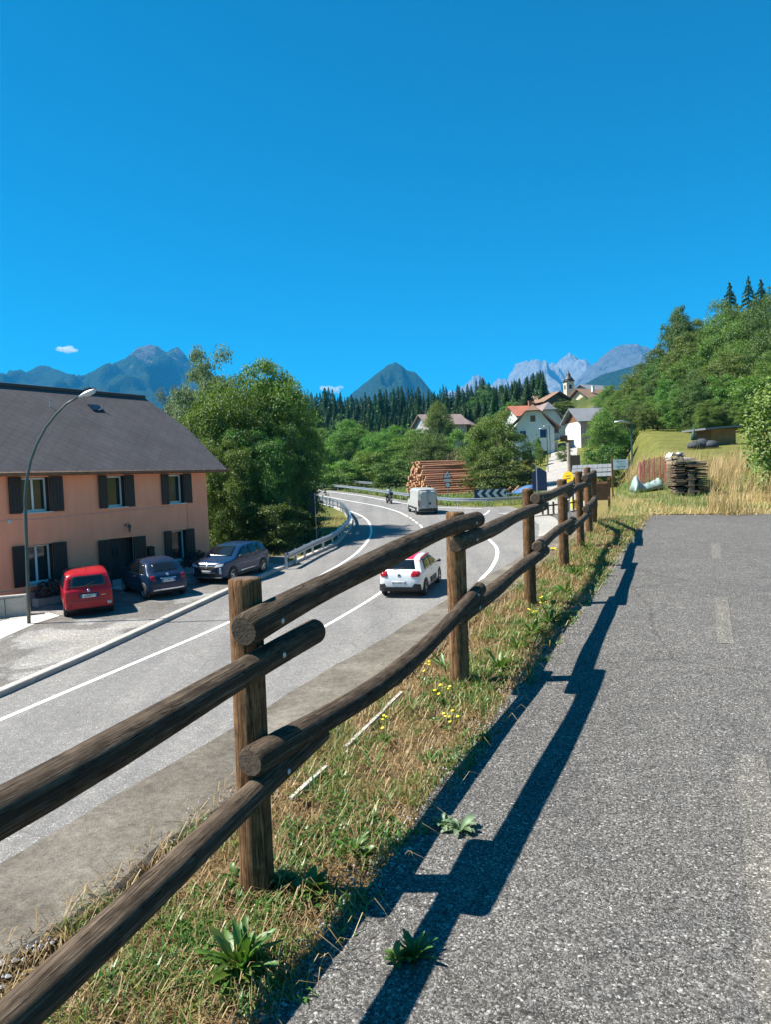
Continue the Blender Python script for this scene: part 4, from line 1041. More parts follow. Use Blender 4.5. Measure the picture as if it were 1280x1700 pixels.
# --- delivery van
hd_ = Vector((-.16, .987)); cv = Vector((3.35, 61.3)) + hd_ * 1.45
prof = [(2.5, .35), (2.68, .6), (2.6, 1.0), (2.3, 1.18), (1.55, 1.95), (1.2, 2.36), (.8, 2.47), (-1.5, 2.5), (-2.55, 2.46), (-2.68, 2.3), (-2.7, 1.3), (-2.7, .6), (-2.66, .38), (-2.4, .28), (0, .28), (2.2, .28)]
Vn = Car('delivery_van', 'pale grey panel van with twin rear doors on the road', 'van', (cv.x, cv.y, -4 + .044 * cv.y), hd_, prof, 1.02, 1.25, 2.5, .90, 'van_paint', .04, .10)
tilt_to_slope(Vn.root); Vn.root.scale = (.84,) * 3
Vn.endpatch('door_seam', rect(-.012, .012, .62, 2.3), -1, 'black', .004, .02, nx=3)
for sx in (-1, 1):
    Vn.endpatch('rear_door', [(sx * .03, .62), (sx * .80, .62), (sx * .80, 1.4), (sx * .74, 2.28), (sx * .03, 2.3)], -1, 'van_paint', .012, .03)
    Vn.endpatch('door_window_blank', [(sx * .1, 1.45), (sx * .70, 1.45), (sx * .66, 2.15), (sx * .1, 2.15)], -1, 'van_paint', .018, .02)
    Vn.endpatch('tail_light', rect(sx * .9 - .055, sx * .9 + .055, .85, 1.45), -1, 'taillight', .03, .06)
    Vn.endpatch('hinge', rect(sx * .82 - .03, sx * .82 + .03, 1.9, 1.98), -1, 'darkmetal', .03)
Vn.endpatch('bumper', rect(-.92, .92, .36, .60), -1, 'black', .03, .06)
Vn.endpatch('door_lock', rect(.1, .28, .98, 1.2), -1, 'black', .024, .03); Vn.plate('FX 245 LN', .8, -1, x=-.42)
Vn.endpatch('brake_light', rect(-.2, .2, 2.37, 2.41), -1, 'taillight', .02, .03)
Vn.endpatch('windscreen', [(-.8, 1.3), (.8, 1.3), (.72, 2.2), (-.72, 2.2)], 1, 'glass'); Vn.sidepatch('side_window', [(1.0, 1.35), (1.0, 2.05), (1.35, 2.05), (1.95, 1.35)], 'glass')
Vn.sidepatch('side_moulding', [(-2.3, .55), (1.9, .55), (1.9, .72), (-2.3, .72)], 'black', .02)
Vn.wheels(1.75, -1.75, .34, .22, 'rim_dark'); Vn.mirror(1.75, 1.5, 'black')

# --- scooter and rider
hs_ = Vector((-.30, .954)); pm = Vector(onp(647, 836)[:2]); sc_o = empty('motor_scooter', (pm.x, pm.y, -4 + .044 * pm.y), math.atan2(-hs_.x, hs_.y), 'dark motor scooter on the far bend of the road', 'scooter')
for yw in (-.6, .6):
    e = link('wheel', None, sc_o); e.location = (0, yw, .25); e.rotation_euler = (0, R_(90), 0)
    m_ = MB(); m_.lathe([(.15, -.06), (.23, -.06), (.25, -.03), (.25, .03), (.23, .06), (.15, .06)], 18); m_.build('tyre', MT['rubber'], e, True)
    m_ = MB(); m_.lathe([(.15, -.04), (.15, .04), (.05, .05)], 14); m_.build('rim', MT['rim_dark'], e)
m_ = MB(); m_.tube([(0, -.75, .62), (0, -.55, .6), (0, -.2, .5), (0, .1, .32), (0, .35, .3), (0, .5, .6), (0, .52, .9)], [.08, .17, .18, .15, .13, .14, .09], 10); m_.build('body', MT['helmet'], sc_o, True)
m_ = MB(); m_.tube([(0, -.72, .74), (0, -.4, .76), (0, 0, .72)], [.1, .16, .12], 10, True, 0, .5); m_.build('saddle', MT['black'], sc_o, True)
m_ = MB(); m_.tube([(-.33, .42, .98), (0, .5, .95), (.33, .42, .98)], .025, 8); m_.build('handlebar', MT['darkmetal'], sc_o)
m_ = MB(); m_.box((0, -.83, .6), (.18, .04, .1)); m_.build('tail_light', MT['taillight'], sc_o)
m_ = MB(); m_.box((0, -.86, .42), (.2, .02, .16)); m_.build('number_plate', MT['plate'], sc_o)
m_ = MB(); m_.tube([(0, -.86, .8), (0, -.7, .98)], .02, 6); m_.box((0, -.72, .98), (.34, .32, .26)); m_.build('top_box', MT['black'], sc_o)
def person_mesh(name, joints, edges, root, mats, parent):
    me = bpy.data.meshes.new(name); me.from_pydata([j[0] for j in joints], edges, []); o = link(name, me, parent)
    m = o.modifiers.new('skin', 'SKIN'); 
    for i, j in enumerate(joints):
        sv = me.skin_vertices[0].data[i]; sv.radius = (j[1], j[2] if len(j) > 2 else j[1]); sv.use_root = (i == root)
    m.use_smooth_shade = True
    s2 = o.modifiers.new('sub', 'SUBSURF'); s2.levels = 1; s2.render_levels = 1
    me.materials.append(MT[mats]); return o
rid = empty('person', tuple(sc_o.location), sc_o.rotation_euler.z, 'rider in a grey shirt and dark helmet on the scooter', 'person')
J = [((0, -.22, .86), .15, .12), ((0, -.2, 1.08), .15, .11), ((0, -.12, 1.3), .18, .11), ((0, -.08, 1.42), .065), ((0, -.04, 1.52), .07),
     ((.2, -.1, 1.34), .065), ((.3, .05, 1.12), .05), ((.3, .34, 1.02), .04), ((-.2, -.1, 1.34), .065), ((-.3, .05, 1.12), .05), ((-.3, .34, 1.02), .04)]
person_mesh('torso', J, [(0, 1), (1, 2), (2, 3), (3, 4), (2, 5), (5, 6), (6, 7), (2, 8), (8, 9), (9, 10)], 0, 'shirt', rid)
J = [((0, -.22, .86), .14, .12), ((.14, .0, .84), .09), ((.2, .24, .8), .075), ((.16, .2, .36), .055), ((.16, .34, .33), .045), ((-.14, .0, .84), .09), ((-.2, .24, .8), .075), ((-.16, .2, .36), .055), ((-.16, .34, .33), .045)]
person_mesh('trousers', J, [(0, 1), (1, 2), (2, 3), (3, 4), (0, 5), (5, 6), (6, 7), (7, 8)], 0, 'trouser', rid)
m_ = MB(); m_.tube([(0, -.06, 1.44), (0, -.06, 1.5), (0, -.05, 1.6), (0, -.04, 1.68), (0, -.03, 1.715)], [.09, .125, .14, .1, .03], 12); m_.build('helmet', MT['helmet'], rid, True)

# ================================================================== VEGETATION
def unit(v): return v / (np.linalg.norm(v, axis=1)[:, None] + 1e-9)
def leaf_quads(C, Nrm, size, rg, aspect=.55, fold=.25):
    """C centres, Nrm normals, size (n,) -> verts, tri faces; each leaf a folded rhombus"""
    n = len(C); r = unit(rg.normal(size=(n, 3))); T = unit(r - (r * Nrm).sum(1)[:, None] * Nrm); B = np.cross(Nrm, T)
    s = size[:, None]
    V = np.stack([C - T * s * .5, C + B * s * aspect * .5 + Nrm * s * fold * .3, C + T * s * .5, C - B * s * aspect * .5 + Nrm * s * fold * .3], 1).reshape(-1, 3)
    i = np.arange(n) * 4
    Fq = np.stack([np.stack([i, i + 1, i + 2], 1), np.stack([i, i + 2, i + 3], 1)], 1).reshape(-1, 3)
    return V, Fq
def branch_mesh(rg, h0=.0, trunk_h=.45, nb=9, r=.03, crown_c=(0, 0, .6), crown_r=(.4, .4, .38)):
    m_ = MB(); random.seed(int(rg.integers(1e6)))
    m_.tube([(0, 0, -.03), (.01, 0, .12), (-.01, .01, .3), (.0, .0, trunk_h), (.01, -.01, .8)], [r * 1.4, r, r * .85, r * .7, r * .15], 8, True, .05)
    for k in range(nb):
        a = k * 2.4 + rg.uniform(-.3, .3); z0 = trunk_h * (.5 + .5 * k / nb) + .05
        e = rg.uniform(.5, .85); p1 = Vector((math.cos(a) * crown_r[0] * e, math.sin(a) * crown_r[1] * e, crown_c[2] + rg.uniform(-.15, .22)))
        mid = Vector((p1.x * .45, p1.y * .45, z0 + (p1.z - z0) * .6))
        m_.tube([(0, 0, z0), mid, p1], [r * .45, r * .28, r * .06], 5, True)
    return m_
def crown_proto(seed, rx, rz, cz, nclump, nleaf, ls, clump_r=(.10, .19), shape='oval', low=.0):
    """unit tree of height 1, returns verts/faces of leaves"""
    rg = np.random.default_rng(seed); Vs = []; Fs = []; off = 0; cl = []
    while len(cl) < nclump:
        p = rg.normal(size=3); p /= np.linalg.norm(p)
        bulge = 1 + .42 * mnoise.noise((p[0] * 1.6 + seed, p[1] * 1.6, p[2] * 1.6)) + .18 * mnoise.noise((p[0] * 4, p[1] * 4 + seed, p[2] * 4))
        if bulge < .8 and rg.uniform() < .55: continue
        edge = rg.uniform() < .35
        rad = (rg.uniform(.92, 1.12) if edge else rg.uniform(.35, 1) ** .6) * bulge
        q = p * rad; z = cz + q[2] * rz; wz = 1 - .18 * max(0, q[2]) if shape == 'oval' else 1
        if z < low or z > 1.0: continue
        cr = rg.uniform(*clump_r) * (.5 if edge else 1)
        ax_ = unit((p * np.array([1, 1, .25]) + rg.normal(size=3) * .35)[None])[0]
        cl.append((np.array([q[0] * rx * wz, q[1] * rx * wz, z]) + rg.normal(size=3) * .02, cr, ax_, rg.uniform(1.1, 1.9)))
    for q, cr, ax_, el in cl:
        n = max(20, int(nleaf * (cr / clump_r[1]) ** 2)); d = unit(rg.normal(size=(n, 3))); d[:, 2] = np.where(d[:, 2] < -.35, -d[:, 2] * .6, d[:, 2]); d = unit(d)
        o_ = d * (cr * rg.uniform(.35, 1.1, n))[:, None] * np.array([1, 1, .68]); o_ = o_ + ax_ * (o_ @ ax_)[:, None] * (el - 1)
        o_[:, 2] -= .5 * ((o_ @ ax_) ** 2) / cr * .4
        Nn = unit(d * .55 + np.array([0, 0, .5]) + rg.normal(size=(n, 3)) * .6)
        V, Fq = leaf_quads(q + o_, Nn, ls * rg.uniform(.5, 1.4, n), rg); Vs.append(V); Fs.append(Fq + off); off += len(V)
    return np.concatenate(Vs), np.concatenate(Fs)
def spruce_proto(seed, nl=40, rb=.17):
    rg = np.random.default_rng(seed); V = []; Fq = []
    for L in range(nl):
        q = L / (nl - 1); z = .06 + .93 * q; r = rb * (1 - q) ** .82 * rg.uniform(.85, 1.12) + .006
        nb = int(9 - 4 * q); a0 = rg.uniform(0, 6.28)
        for k in range(nb):
            a = a0 + 6.283 * k / nb + rg.uniform(-.25, .25); rl = r * rg.uniform(.75, 1.15); dx, dy = math.cos(a), math.sin(a); zj = z + rg.uniform(-.012, .012); z_s = z; z = zj
            ns = 5
            for j in range(ns):
                t0, t1 = j / ns, (j + 1) / ns + .05; w0 = rl * .38 * (1 - t0) + .006
                zz0 = z - rl * .35 * t0 - .02 * t0; zz1 = z - rl * .35 * t1
                for sg in (-1, 1):
                    b = len(V); jw = rg.uniform(.7, 1.25)
                    V += [(dx * rl * t0, dy * rl * t0, zz0), (dx * rl * t1, dy * rl * t1, zz1 + .004), (dx * rl * (t0 + .12) - dy * w0 * sg * jw, dy * rl * (t0 + .12) + dx * w0 * sg * jw, zz0 - rl * .16 * jw - .006)]
                    Fq.append((b, b + 1, b + 2))
            z = z_s
    return np.array(V), np.array(Fq)
PROTO = {}
def make_proto(key, mat, V, Fq, trunk):
    PROTO[key] = (np_mesh('crown', V, Fq, MT[mat]), trunk)
def trunk_mesh(seed, **k):
    m_ = branch_mesh(np.random.default_rng(seed), **k); return m_.mesh('trunk', MT['bark'], True)
tA, tB, tC = trunk_mesh(1), trunk_mesh(2, nb=11), trunk_mesh(3, trunk_h=.25, nb=8, r=.02)
m_ = MB(); m_.tube([(0, 0, -.03), (0, 0, .5), (0, 0, .97)], [.014, .009, .001], 6); tS = m_.mesh('trunk', MT['bark'])
cp = crown_proto
VA, FA = cp(11, .40, .42, .56, 150, 900, .018, (.07, .16)); VB, FB = cp(12, .44, .40, .58, 150, 900, .018, (.07, .16)); VC, FC = cp(13, .46, .46, .50, 150, 760, .021, (.07, .15), low=.05)
VD, FD_ = cp(14, .50, .5, .46, 90, 300, .038, (.09, .18), low=.03); VE, FE = cp(15, .42, .46, .52, 90, 300, .036, (.08, .17), low=.05)
for k, mt in (('g', 'leaf'), ('d', 'leaf_dark'), ('b', 'leaf_bright'), ('s', 'leaf_silver'), ('n', 'leaf_brown')):
    if k in 'gdb': make_proto('A' + k, mt, VA, FA, tA)
    if k in 'gd': make_proto('B' + k, mt, VB, FB, tB)
    if k in 'gds': make_proto('C' + k, mt, VC, FC, tC)
    make_proto('D' + k, mt, VD, FD_, tC); make_proto('E' + k, mt, VE, FE, tA)
for i in range(4):
    V, Fq = spruce_proto(40 + i, 40 + i, .15 + .02 * i); make_proto('S%d' % i, 'needle', V, Fq, tS)
def plant(name, key, x, y, h, r, label, cat, group=None, z=None, rz=None, sink=.0, parts=True):
    z = gz(x, y) if z is None else z
    o = empty(name, (x, y, z - sink), random.uniform(0, 6.28) if rz is None else rz, label, cat, group)
    cm, tm = PROTO[key]
    k = .54 if key[0] != 'S' else .16
    o.scale = (r / k, r / k, h)
    link('crown', cm, o)
    if parts: link('trunk', tm, o)
    return o
def tree_px(name, key, u, vtop, Y, wpx, label, cat='tree', group=None, **k):
    p = atY(u, vtop, Y); z = gz(p[0], Y); h = p[2] - z; r = wpx / 2 / F * Y
    return plant(name, key, p[0], Y, h, r, label, cat, group, **k)
random.seed(21)
# the big clump behind the house
tree_px('willow_tree', 'Cs', 335, 590, 62, 130, 'silvery grey-green willow rising behind the big walnut trees')
tree_px('willow_tree', 'Cs', 285, 652, 66, 70, 'small silvery willow showing just above the house verge')
tree_px('walnut_tree', 'Ag', 440, 603, 50, 205, 'tall leafy walnut tree beside the road bend, its top ragged against the sky')
tree_px('walnut_tree', 'Bg', 375, 632, 47, 185, 'broad walnut tree close behind the peach house gable')
tree_px('walnut_tree', 'Bd', 480, 660, 53, 110, 'darker walnut tree at the road edge of the roadside trees')
tree_px('leafy_shrub', 'Cg', 375, 735, 43.0, 120, 'green shrub against the peach house corner', 'shrub')
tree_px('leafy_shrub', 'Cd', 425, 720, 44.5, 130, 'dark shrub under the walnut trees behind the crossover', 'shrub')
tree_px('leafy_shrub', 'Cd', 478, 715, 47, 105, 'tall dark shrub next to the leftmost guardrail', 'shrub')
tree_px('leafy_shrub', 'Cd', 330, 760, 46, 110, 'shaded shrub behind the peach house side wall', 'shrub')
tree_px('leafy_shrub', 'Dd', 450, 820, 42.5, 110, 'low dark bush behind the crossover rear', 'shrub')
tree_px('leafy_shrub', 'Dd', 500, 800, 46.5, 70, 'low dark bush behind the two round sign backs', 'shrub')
# thicket beyond the bend
th = [(535, 735, 112, 80, 'Eg', 'pale green young tree at the left end of the roadside thicket'), (578, 698, 125, 95, 'Ag', 'rounded mid green tree standing tallest in the roadside thicket'), (560, 762, 106, 80, 'Db', 'light green bush behind the far guardrail end'), (615, 745, 108, 90, 'Dg', 'leafy bush behind the scooter on the bend'),
      (640, 712, 118, 100, 'Bg', 'wide green tree behind the motor scooter'), (690, 714, 112, 110, 'Ag', 'broad dark green tree just left of the log stack'), (655, 760, 101, 85, 'Dd', 'dark bush low at the foot of the trees left of the log stack'), (715, 725, 104, 90, 'Bd', 'dark tree rising directly behind the log stack'),
      (525, 700, 135, 60, 'Eg', 'slim tree half hidden by the big walnut at the bend'), (765, 740, 100, 60, 'Dn', 'brownish thin bush between log stack and bushy tree')]
for u, v, Y, wp, k, lb in th: tree_px('thicket_tree' if k[0] in 'ABE' else 'thicket_bush', k, u, v, Y, wp, lb, 'tree' if k[0] in 'ABE' else 'bush')
tree_px('thicket_tree', 'Dg', 768, 708, 142, 62, 'green tree hiding the wall of the brown gabled house')
tree_px('thicket_tree', 'Dg', 697, 712, 146, 60, 'green tree hiding the wall of the mauve roofed house')
tree_px('bushy_tree', 'Bg', 822, 688, 82, 118, 'bushy dark green tree before the white gabled house')
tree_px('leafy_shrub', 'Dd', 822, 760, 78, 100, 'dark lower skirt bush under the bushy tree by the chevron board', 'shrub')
tree_px('thicket_tree', 'Ab', 727, 668, 150, 66, 'bright round tree standing before the mauve roofed house')
tree_px('leafy_shrub', 'Dn', 872, 752, 82, 44, 'faded brownish shrub next to the bushy tree', 'shrub')
tree_px('cypress_shrub', 'Eg', 893, 722, 108, 15, 'slim upright cypress against the white house front', 'shrub')
tree_px('leafy_shrub', 'Eg', 897, 738, 104, 22, 'round shrub at the foot of the slim cypress', 'shrub')
tree_px('leafy_shrub', 'Dg', 936, 738, 104, 26, 'small bush on the lane side of the white house', 'shrub')
tree_px('maple_tree', 'Ab', 1003, 683, 78, 82, 'bright leafy maple tree beside the climbing lane')
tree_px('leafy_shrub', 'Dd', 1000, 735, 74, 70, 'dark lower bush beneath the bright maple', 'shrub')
tree_px('church_tree', 'Eg', 935, 664, 165, 46, 'green tree in front of the brown church roof')
tree_px('church_tree', 'Ed', 915, 690, 150, 50, 'small dark tree between white house and church roof')
# wooded hillside on the right
hrg = np.random.default_rng(9); hn = 0
skyl = ([990, 1010, 1040, 1075, 1095, 1110, 1150, 1180, 1210, 1250, 1330], [660, 648, 632, 600, 580, 560, 530, 515, 500, 490, 480])
floor_ = ([990, 1030, 1080, 1130, 1180, 1240, 1330], [722, 724, 722, 712, 704, 700, 700])
for row in range(6):
    f0 = row / 5; Y0 = [78, 84, 91, 99, 108, 118][row]; u = 1000 + hrg.uniform(0, 30) + (25 if row == 0 else 0)
    while u < 1330:
        Y = Y0 + (1140 - u) * .07 + hrg.uniform(-2, 2); vt = np.interp(u, *floor_) + (np.interp(u, *skyl) - np.interp(u, *floor_)) * (.16 + .84 * f0 ** .9) + hrg.uniform(-9, 9)
        pt = atY(u, vt, Y); hgt = pt[2] - gz(pt[0], Y)
        if hgt > 2.5:
            rr = min(.46 * hgt, 5.2) * hrg.uniform(.85, 1.1); key = (['Cg', 'Cd', 'Cg', 'Dg'] if row < 2 else ['Ag', 'Bg', 'Bd', 'Ag', 'Cg', 'Ad'])[hn % (4 if row < 2 else 6)]
            plant('hillside_tree', key, pt[0], Y, hgt, rr, 'leafy deciduous tree in the dense wood climbing the right hillside', 'tree', 'deciduous trees of the hillside wood'); hn += 1
            u += max(22, rr * 1.25 / Y * F) * hrg.uniform(.8, 1.1)
        else: u += 25
tree_px('hillside_tree', 'Ad', 1128, 512, 117, 84, 'dark round-topped tree standing proud at the left end of the hillside wood')
for u, v, Y, wp, lb in ((1212, 468, 128, 85, 'leftmost of the three dark spruces above the hillside wood'), (1243, 459, 124, 85, 'middle spruce of three above the hillside wood'), (1264, 463, 121, 90, 'rightmost spruce of three above the hillside wood')):
    tree_px('spruce_tree', 'S1', u, v, Y, wp, lb)
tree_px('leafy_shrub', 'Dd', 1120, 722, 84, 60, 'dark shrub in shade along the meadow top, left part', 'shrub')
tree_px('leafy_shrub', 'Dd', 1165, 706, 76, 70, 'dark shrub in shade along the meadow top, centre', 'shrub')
tree_px('leafy_shrub', 'Dg', 1045, 712, 90, 50, 'green shrub behind the right street lamp', 'shrub')
# spruce forest over the village
rg = np.random.default_rng(5)
for i in range(225):
    Y = 185 + 200 * rg.uniform(0, 1) ** 1.0; u = rg.uniform(500, 905)
    p = atY(u, 700, Y); x = p[0]; z = gz(x, Y)
    vt = np.interp(u, [500, 540, 600, 660, 700, 740, 800, 860, 905], [652, 650, 650, 645, 642, 640, 630, 650, 656]) + rg.normal() * 7
    frac = (Y - 185) / 230
    top = atY(u, vt + (1 - frac) * 55, Y)[2]
    h = float(np.clip(top - z, 11, 40))
    plant('spruce_tree', 'S%d' % (i % 4), x, Y, h, h * rg.uniform(.17, .24), 'dark spruce in the dense forest behind the village', 'tree', 'spruces of the forest behind the village')
SKL = ([500, 520, 540, 560, 600, 630, 660, 690, 720, 740, 760, 780, 800, 815, 830, 860, 905], [658, 652, 646, 652, 654, 650, 644, 646, 648, 640, 644, 640, 628, 634, 646, 654, 660])
u = 500.0
while u < 908:
    Y = rg.uniform(330, 470); x = atY(u, 700, Y)[0]; z = gz(x, Y); top = atY(u, np.interp(u, *SKL) + rg.uniform(-6, 9), Y)[2]; h = float(np.clip(top - z, 12, 44))
    plant('spruce_tree', 'S%d' % int(rg.integers(4)), x, Y, h, h * rg.uniform(.16, .23), 'dark spruce in the dense forest behind the village', 'tree', 'spruces of the forest behind the village'); u += rg.uniform(4, 9)
for i in range(34):
    u = rg.uniform(600, 880); Y = rg.uniform(165, 240); x = atY(u, 700, Y)[0]; z = gz(x, Y)
    vt = rg.uniform(700, 728); top = atY(u, vt, Y)[2]; h = float(np.clip(top - z, 6, 17))
    plant('forest_edge_tree', ['Dg', 'Eg', 'Dd', 'Ed'][i % 4], x, Y, h, h * rg.uniform(.4, .55), 'leafy tree along the foot of the spruce forest', 'tree', 'leafy trees at the forest foot')
for u, v, Y, wp in ((770, 648, 300, 34), (802, 626, 320, 36), (812, 634, 330, 30), (760, 650, 280, 36), (742, 655, 290, 36), (785, 650, 270, 40), (690, 650, 300, 34), (720, 652, 310, 34)):
    tree_px('spruce_tree', 'S2', u, v, Y, wp, 'dark spruce in the dense forest behind the village', 'tree', 'spruces of the forest behind the village')
for u, v, Y in ((808, 640, 260), (790, 660, 240), (835, 668, 230), (870, 660, 240), (770, 672, 230), (900, 656, 260), (560, 690, 240), (600, 700, 230)):
    tree_px('forest_edge_tree', 'Ed', u, v, Y, 48, 'leafy tree along the foot of the spruce forest', 'tree', 'leafy trees at the forest foot')

# ================================================================== VILLAGE
def gable_house(name, label, u, Y, width, length, v_eave, v_ridge, rz, wallm, roofm, front=(), side=(), over=.6, hip=0.0, chimney=None, base=None, hipm=None, gable_mat=None, eave_side=(-1, 1), cat='house'):
    ze = atY(u, v_eave, Y)[2]; zr = atY(u, v_ridge, Y)[2]; x = atY(u, v_eave, Y)[0]; zb = (gz(x, Y) if base is None else base) - 1.0
    o = empty(name, (x, Y, zb), R_(rz), label, cat); H = ze - zb; Rr = zr - zb; hw = width / 2
    m_ = MB(); m_.box((0, length / 2, H / 2), (width, length, H)); 
    gt = Rr - .12; sl_ = (Rr - H) / (hw + over)
    top_w = hip * hw
    gp = [(-hw, 0, H), (hw, 0, H), (hw * hip * .98, 0, Rr - .1 - hw * hip * sl_) if hip else (0, 0, H + hw * sl_), ]
    if hip: gp.append((-hw * hip * .98, 0, Rr - .1 - hw * hip * sl_))
    gm = m_ if gable_mat is None else MB()
    gm.prism([(p[0], -.002, p[2]) for p in gp], (0, -1, 0), .3)
    gb = [(p[0], length + .002, p[2]) for p in gp][::-1]; gm.prism(gb, (0, 1, 0), .3)
    m_.build('wall', MT[wallm], o)
    if gable_mat:
        h_ = len(gm.v) // 2
        for a_ in (0, 1):
            g1 = MB(); g1.v = gm.v[a_ * h_:(a_ + 1) * h_]; g1.f = [tuple(i - a_ * h_ for i in f) for f in gm.f if (min(f) >= h_) == bool(a_)]; g1.build('gable_board', MT[gable_mat], o)
    hx = hw * hip; hzz = Rr - hx * sl_; y0 = -over; y1 = length + over; yr0 = y0 + hx * .8
    for sx in (-1, 1):
        P = [Vector((sx * (hw + over), y0, H - over * sl_ * .0)), Vector((sx * (hw + over), y1, H)), Vector((0, y1, Rr)), Vector((0, yr0, Rr))] + ([Vector((sx * hx, y0, hzz))] if hip else [])
        P[0].z = H; n = (P[1] - P[0]).cross(P[2] - P[0]); n = n if n.z > 0 else -n
        r_ = MB(); r_.prism(P if sx > 0 else P[::-1], n, .18); rf = r_.build('roof', MT[roofm], o)
    if hip:
        P = [Vector((-hx, y0 - .01, hzz)), Vector((hx, y0 - .01, hzz)), Vector((0, yr0, Rr + .01))]; n = (P[1] - P[0]).cross(P[2] - P[0]); n = n if n.z > 0 else -n
        r_ = MB(); r_.prism(P, n, .15); r_.build('roof_hip', MT[hipm or roofm], o)
    if chimney:
        cx, cy, cm = chimney; c_ = MB(); c_.box((cx, cy, Rr + .1 - abs(cx) * sl_ * .3), (.6, .6, 1.5)); c_.box((cx, cy, Rr + .9 - abs(cx) * sl_ * .3), (.75, .75, .12)); c_.build('chimney', MT[cm], o)
    def win(e_loc, w_, h_, axis, pane, shut):
        e = link('window', None, o); e.location = e_loc; e.rotation_euler = (0, 0, axis)
        f = MB()
        for q in (-1, 1): f.box((q * (w_ / 2 + .04), -.03, 0), (.08, .1, h_ + .16)); f.box((0, -.03, q * (h_ / 2 + .04)), (w_, .1, .08))
        f.build('window_frame', MT['frame_white'], e)
        p = MB(); p.box((0, -.02, 0), (w_, .06, h_)); p.build('pane', MT[pane], e)
        if shut:
            for q in (-1, 1): s_ = MB(); s_.box((q * (w_ / 2 + .08 + w_ / 4), -.05, 0), (w_ / 2, .06, h_ + .1)); s_.build('shutter', MT[shut], e)
    for (fx, fz, w_, h_, pane, shut) in front: win((fx, 0, H + fz), w_, h_, 0, pane, shut)
    for (fy, fz, w_, h_, pane, shut, sx) in side: win((sx * hw, fy, H + fz), w_, h_, R_(90 * sx), pane, shut)
    return o, H, Rr
w1, H1, R1 = gable_house('gabled_house', 'white gabled house with clipped tan roof tip facing the camera', 886, 118, 6.4, 9, 712, 671, -8, 'wall_white', 'roof_brown',
    front=[(-1.6, -.9, .95, 1.3, 'sign_blue', None), (1.5, -.8, .95, 1.3, 'sign_blue', None), (0, 1.6, .8, 1.0, 'timber', None), (-.8, -4, .9, 1.3, 'pane', None), (1.7, -4.2, .9, 1.4, 'pane', None)],
    side=[(2.5, -1, .8, 1.2, 'pane', None, 1), (5.5, -1, .8, 1.2, 'pane', None, 1)], over=1.0, hip=.34, hipm='roof_brown')
b_ = MB(); b_.box((3.9, 2.0, H1 - 4.6), (1.4, 3, .9)); b_.build('balcony', MT['timber_bright'], w1)
b_ = MB(); b_.box((3.55, 3.5, H1 - 3.2), (.7, 3.5, 2.4)); b_.build('porch_wall', MT['wall_cream'], w1)
w2, H2, R2 = gable_house('gabled_house', 'taller white house with grey clipped roof behind the tan tipped one', 913, 134, 6.6, 9, 712, 667, 4, 'wall_white', 'roof_mauve',
    front=[(-.7, 1.9, .9, 1.1, 'sign_blue', None), (1.2, -.2, .9, 1.2, 'pane', None), (1.6, -3, .9, 1.3, 'pane', None)], over=.8, hip=.36, hipm='roof_grey')
w3, H3, R3 = gable_house('pink_house', 'pink walled house with grey metal roof and timber gable', 952, 118, 5.6, 8.0, 702, 678, -80, 'wall_pink', 'roof_grey',
    front=[(-1.2, -1.4, .7, 1.1, 'pane', None), (.9, -1.4, .7, 1.1, 'pane', None), (-1.2, -4.2, .7, 1.3, 'pane', None), (.9, -4.2, .7, 1.3, 'pane', None)], side=[(3, -2.0, .8, 1.1, 'pane', None, 1)], over=.7, gable_mat='timber')
b_ = MB(); b_.box((0, -.03, H3 - 3.0), (5.62, .05, 6)); b_.build('white_front', MT['wall_white'], w3)
b_ = MB(); b_.box((-1, -.6, H3 - 2.7), (2.6, 1.2, .12)); b_.box((-1, -1.15, H3 - 2.3), (2.6, .08, .8)); b_.build('balcony', MT['timber'], w3)
gable_house('grey_roof_house', 'dark roofed house peeping out right of the pink house', 992, 128, 6, 7, 690, 674, -50, 'wall_grey', 'roof_grey', over=.8, gable_mat='timber')
gable_house('red_roof_house', 'low house with red tiled roof left of the white gabled house', 850, 152, 8, 8, 694, 674, -80, 'wall_white', 'roof_red', side=[(3, -1.2, 1, 1.2, 'pane', None, 1), (6, -1.2, 1, 1.2, 'pane', None, 1)], over=.7, chimney=(0, 4, 'roof_red'))
gable_house('mauve_roof_house', 'mauve roofed house among the trees below the forest', 700, 165, 8, 9, 708, 688, -70, 'wall_grey', 'roof_mauve', over=.7, chimney=(0, 1.5, 'darkmetal'), side=[(3, -1.3, 1, 1.2, 'pane', None, 1)])
gable_house('mauve_roof_house', 'brown gabled house end right of the bright round tree', 748, 168, 6, 8, 706, 688, -25, 'timber', 'roof_mauve', over=.8)
gable_house('small_red_house', 'tiny red roof far behind the white houses', 890, 215, 6, 7, 669, 661, -75, 'wall_white', 'roof_red', over=.6)
ch_o, HH, RRr = gable_house('church', 'brown roofed church with cream bell tower above the village', 962, 195, 9, 14, 668, 645, -60, 'wall_cream', 'roof_brown', over=.8, chimney=(2, 3, 'wall_white'), cat='church')
gable_house('grey_roof_barn', 'steep grey roofed building beside the church tower', 966, 205, 7, 10, 652, 638, -55, 'wall_grey', 'roof_grey', over=.6)
gable_house('timber_chalet', 'brown timber gabled chalet left of the church roof', 926, 192, 8, 9, 668, 650, 25, 'timber', 'roof_brown', over=1.2)
tx = atY(945, 640, 200); zt = gz(tx[0], 200)
tw = empty('tower', (tx[0], 200, zt), R_(10)); del tw; tw = bpy.data.objects['tower']; tw.name = 'bell_tower'; tag(tw, 'cream bell tower with dark onion cap beside the church', 'tower')
zc = atY(945, 634, 200)[2] - zt
m_ = MB(); m_.box((0, 0, zc / 2), (2.1, 2.1, zc)); m_.build('shaft', MT['wall_cream'], tw)
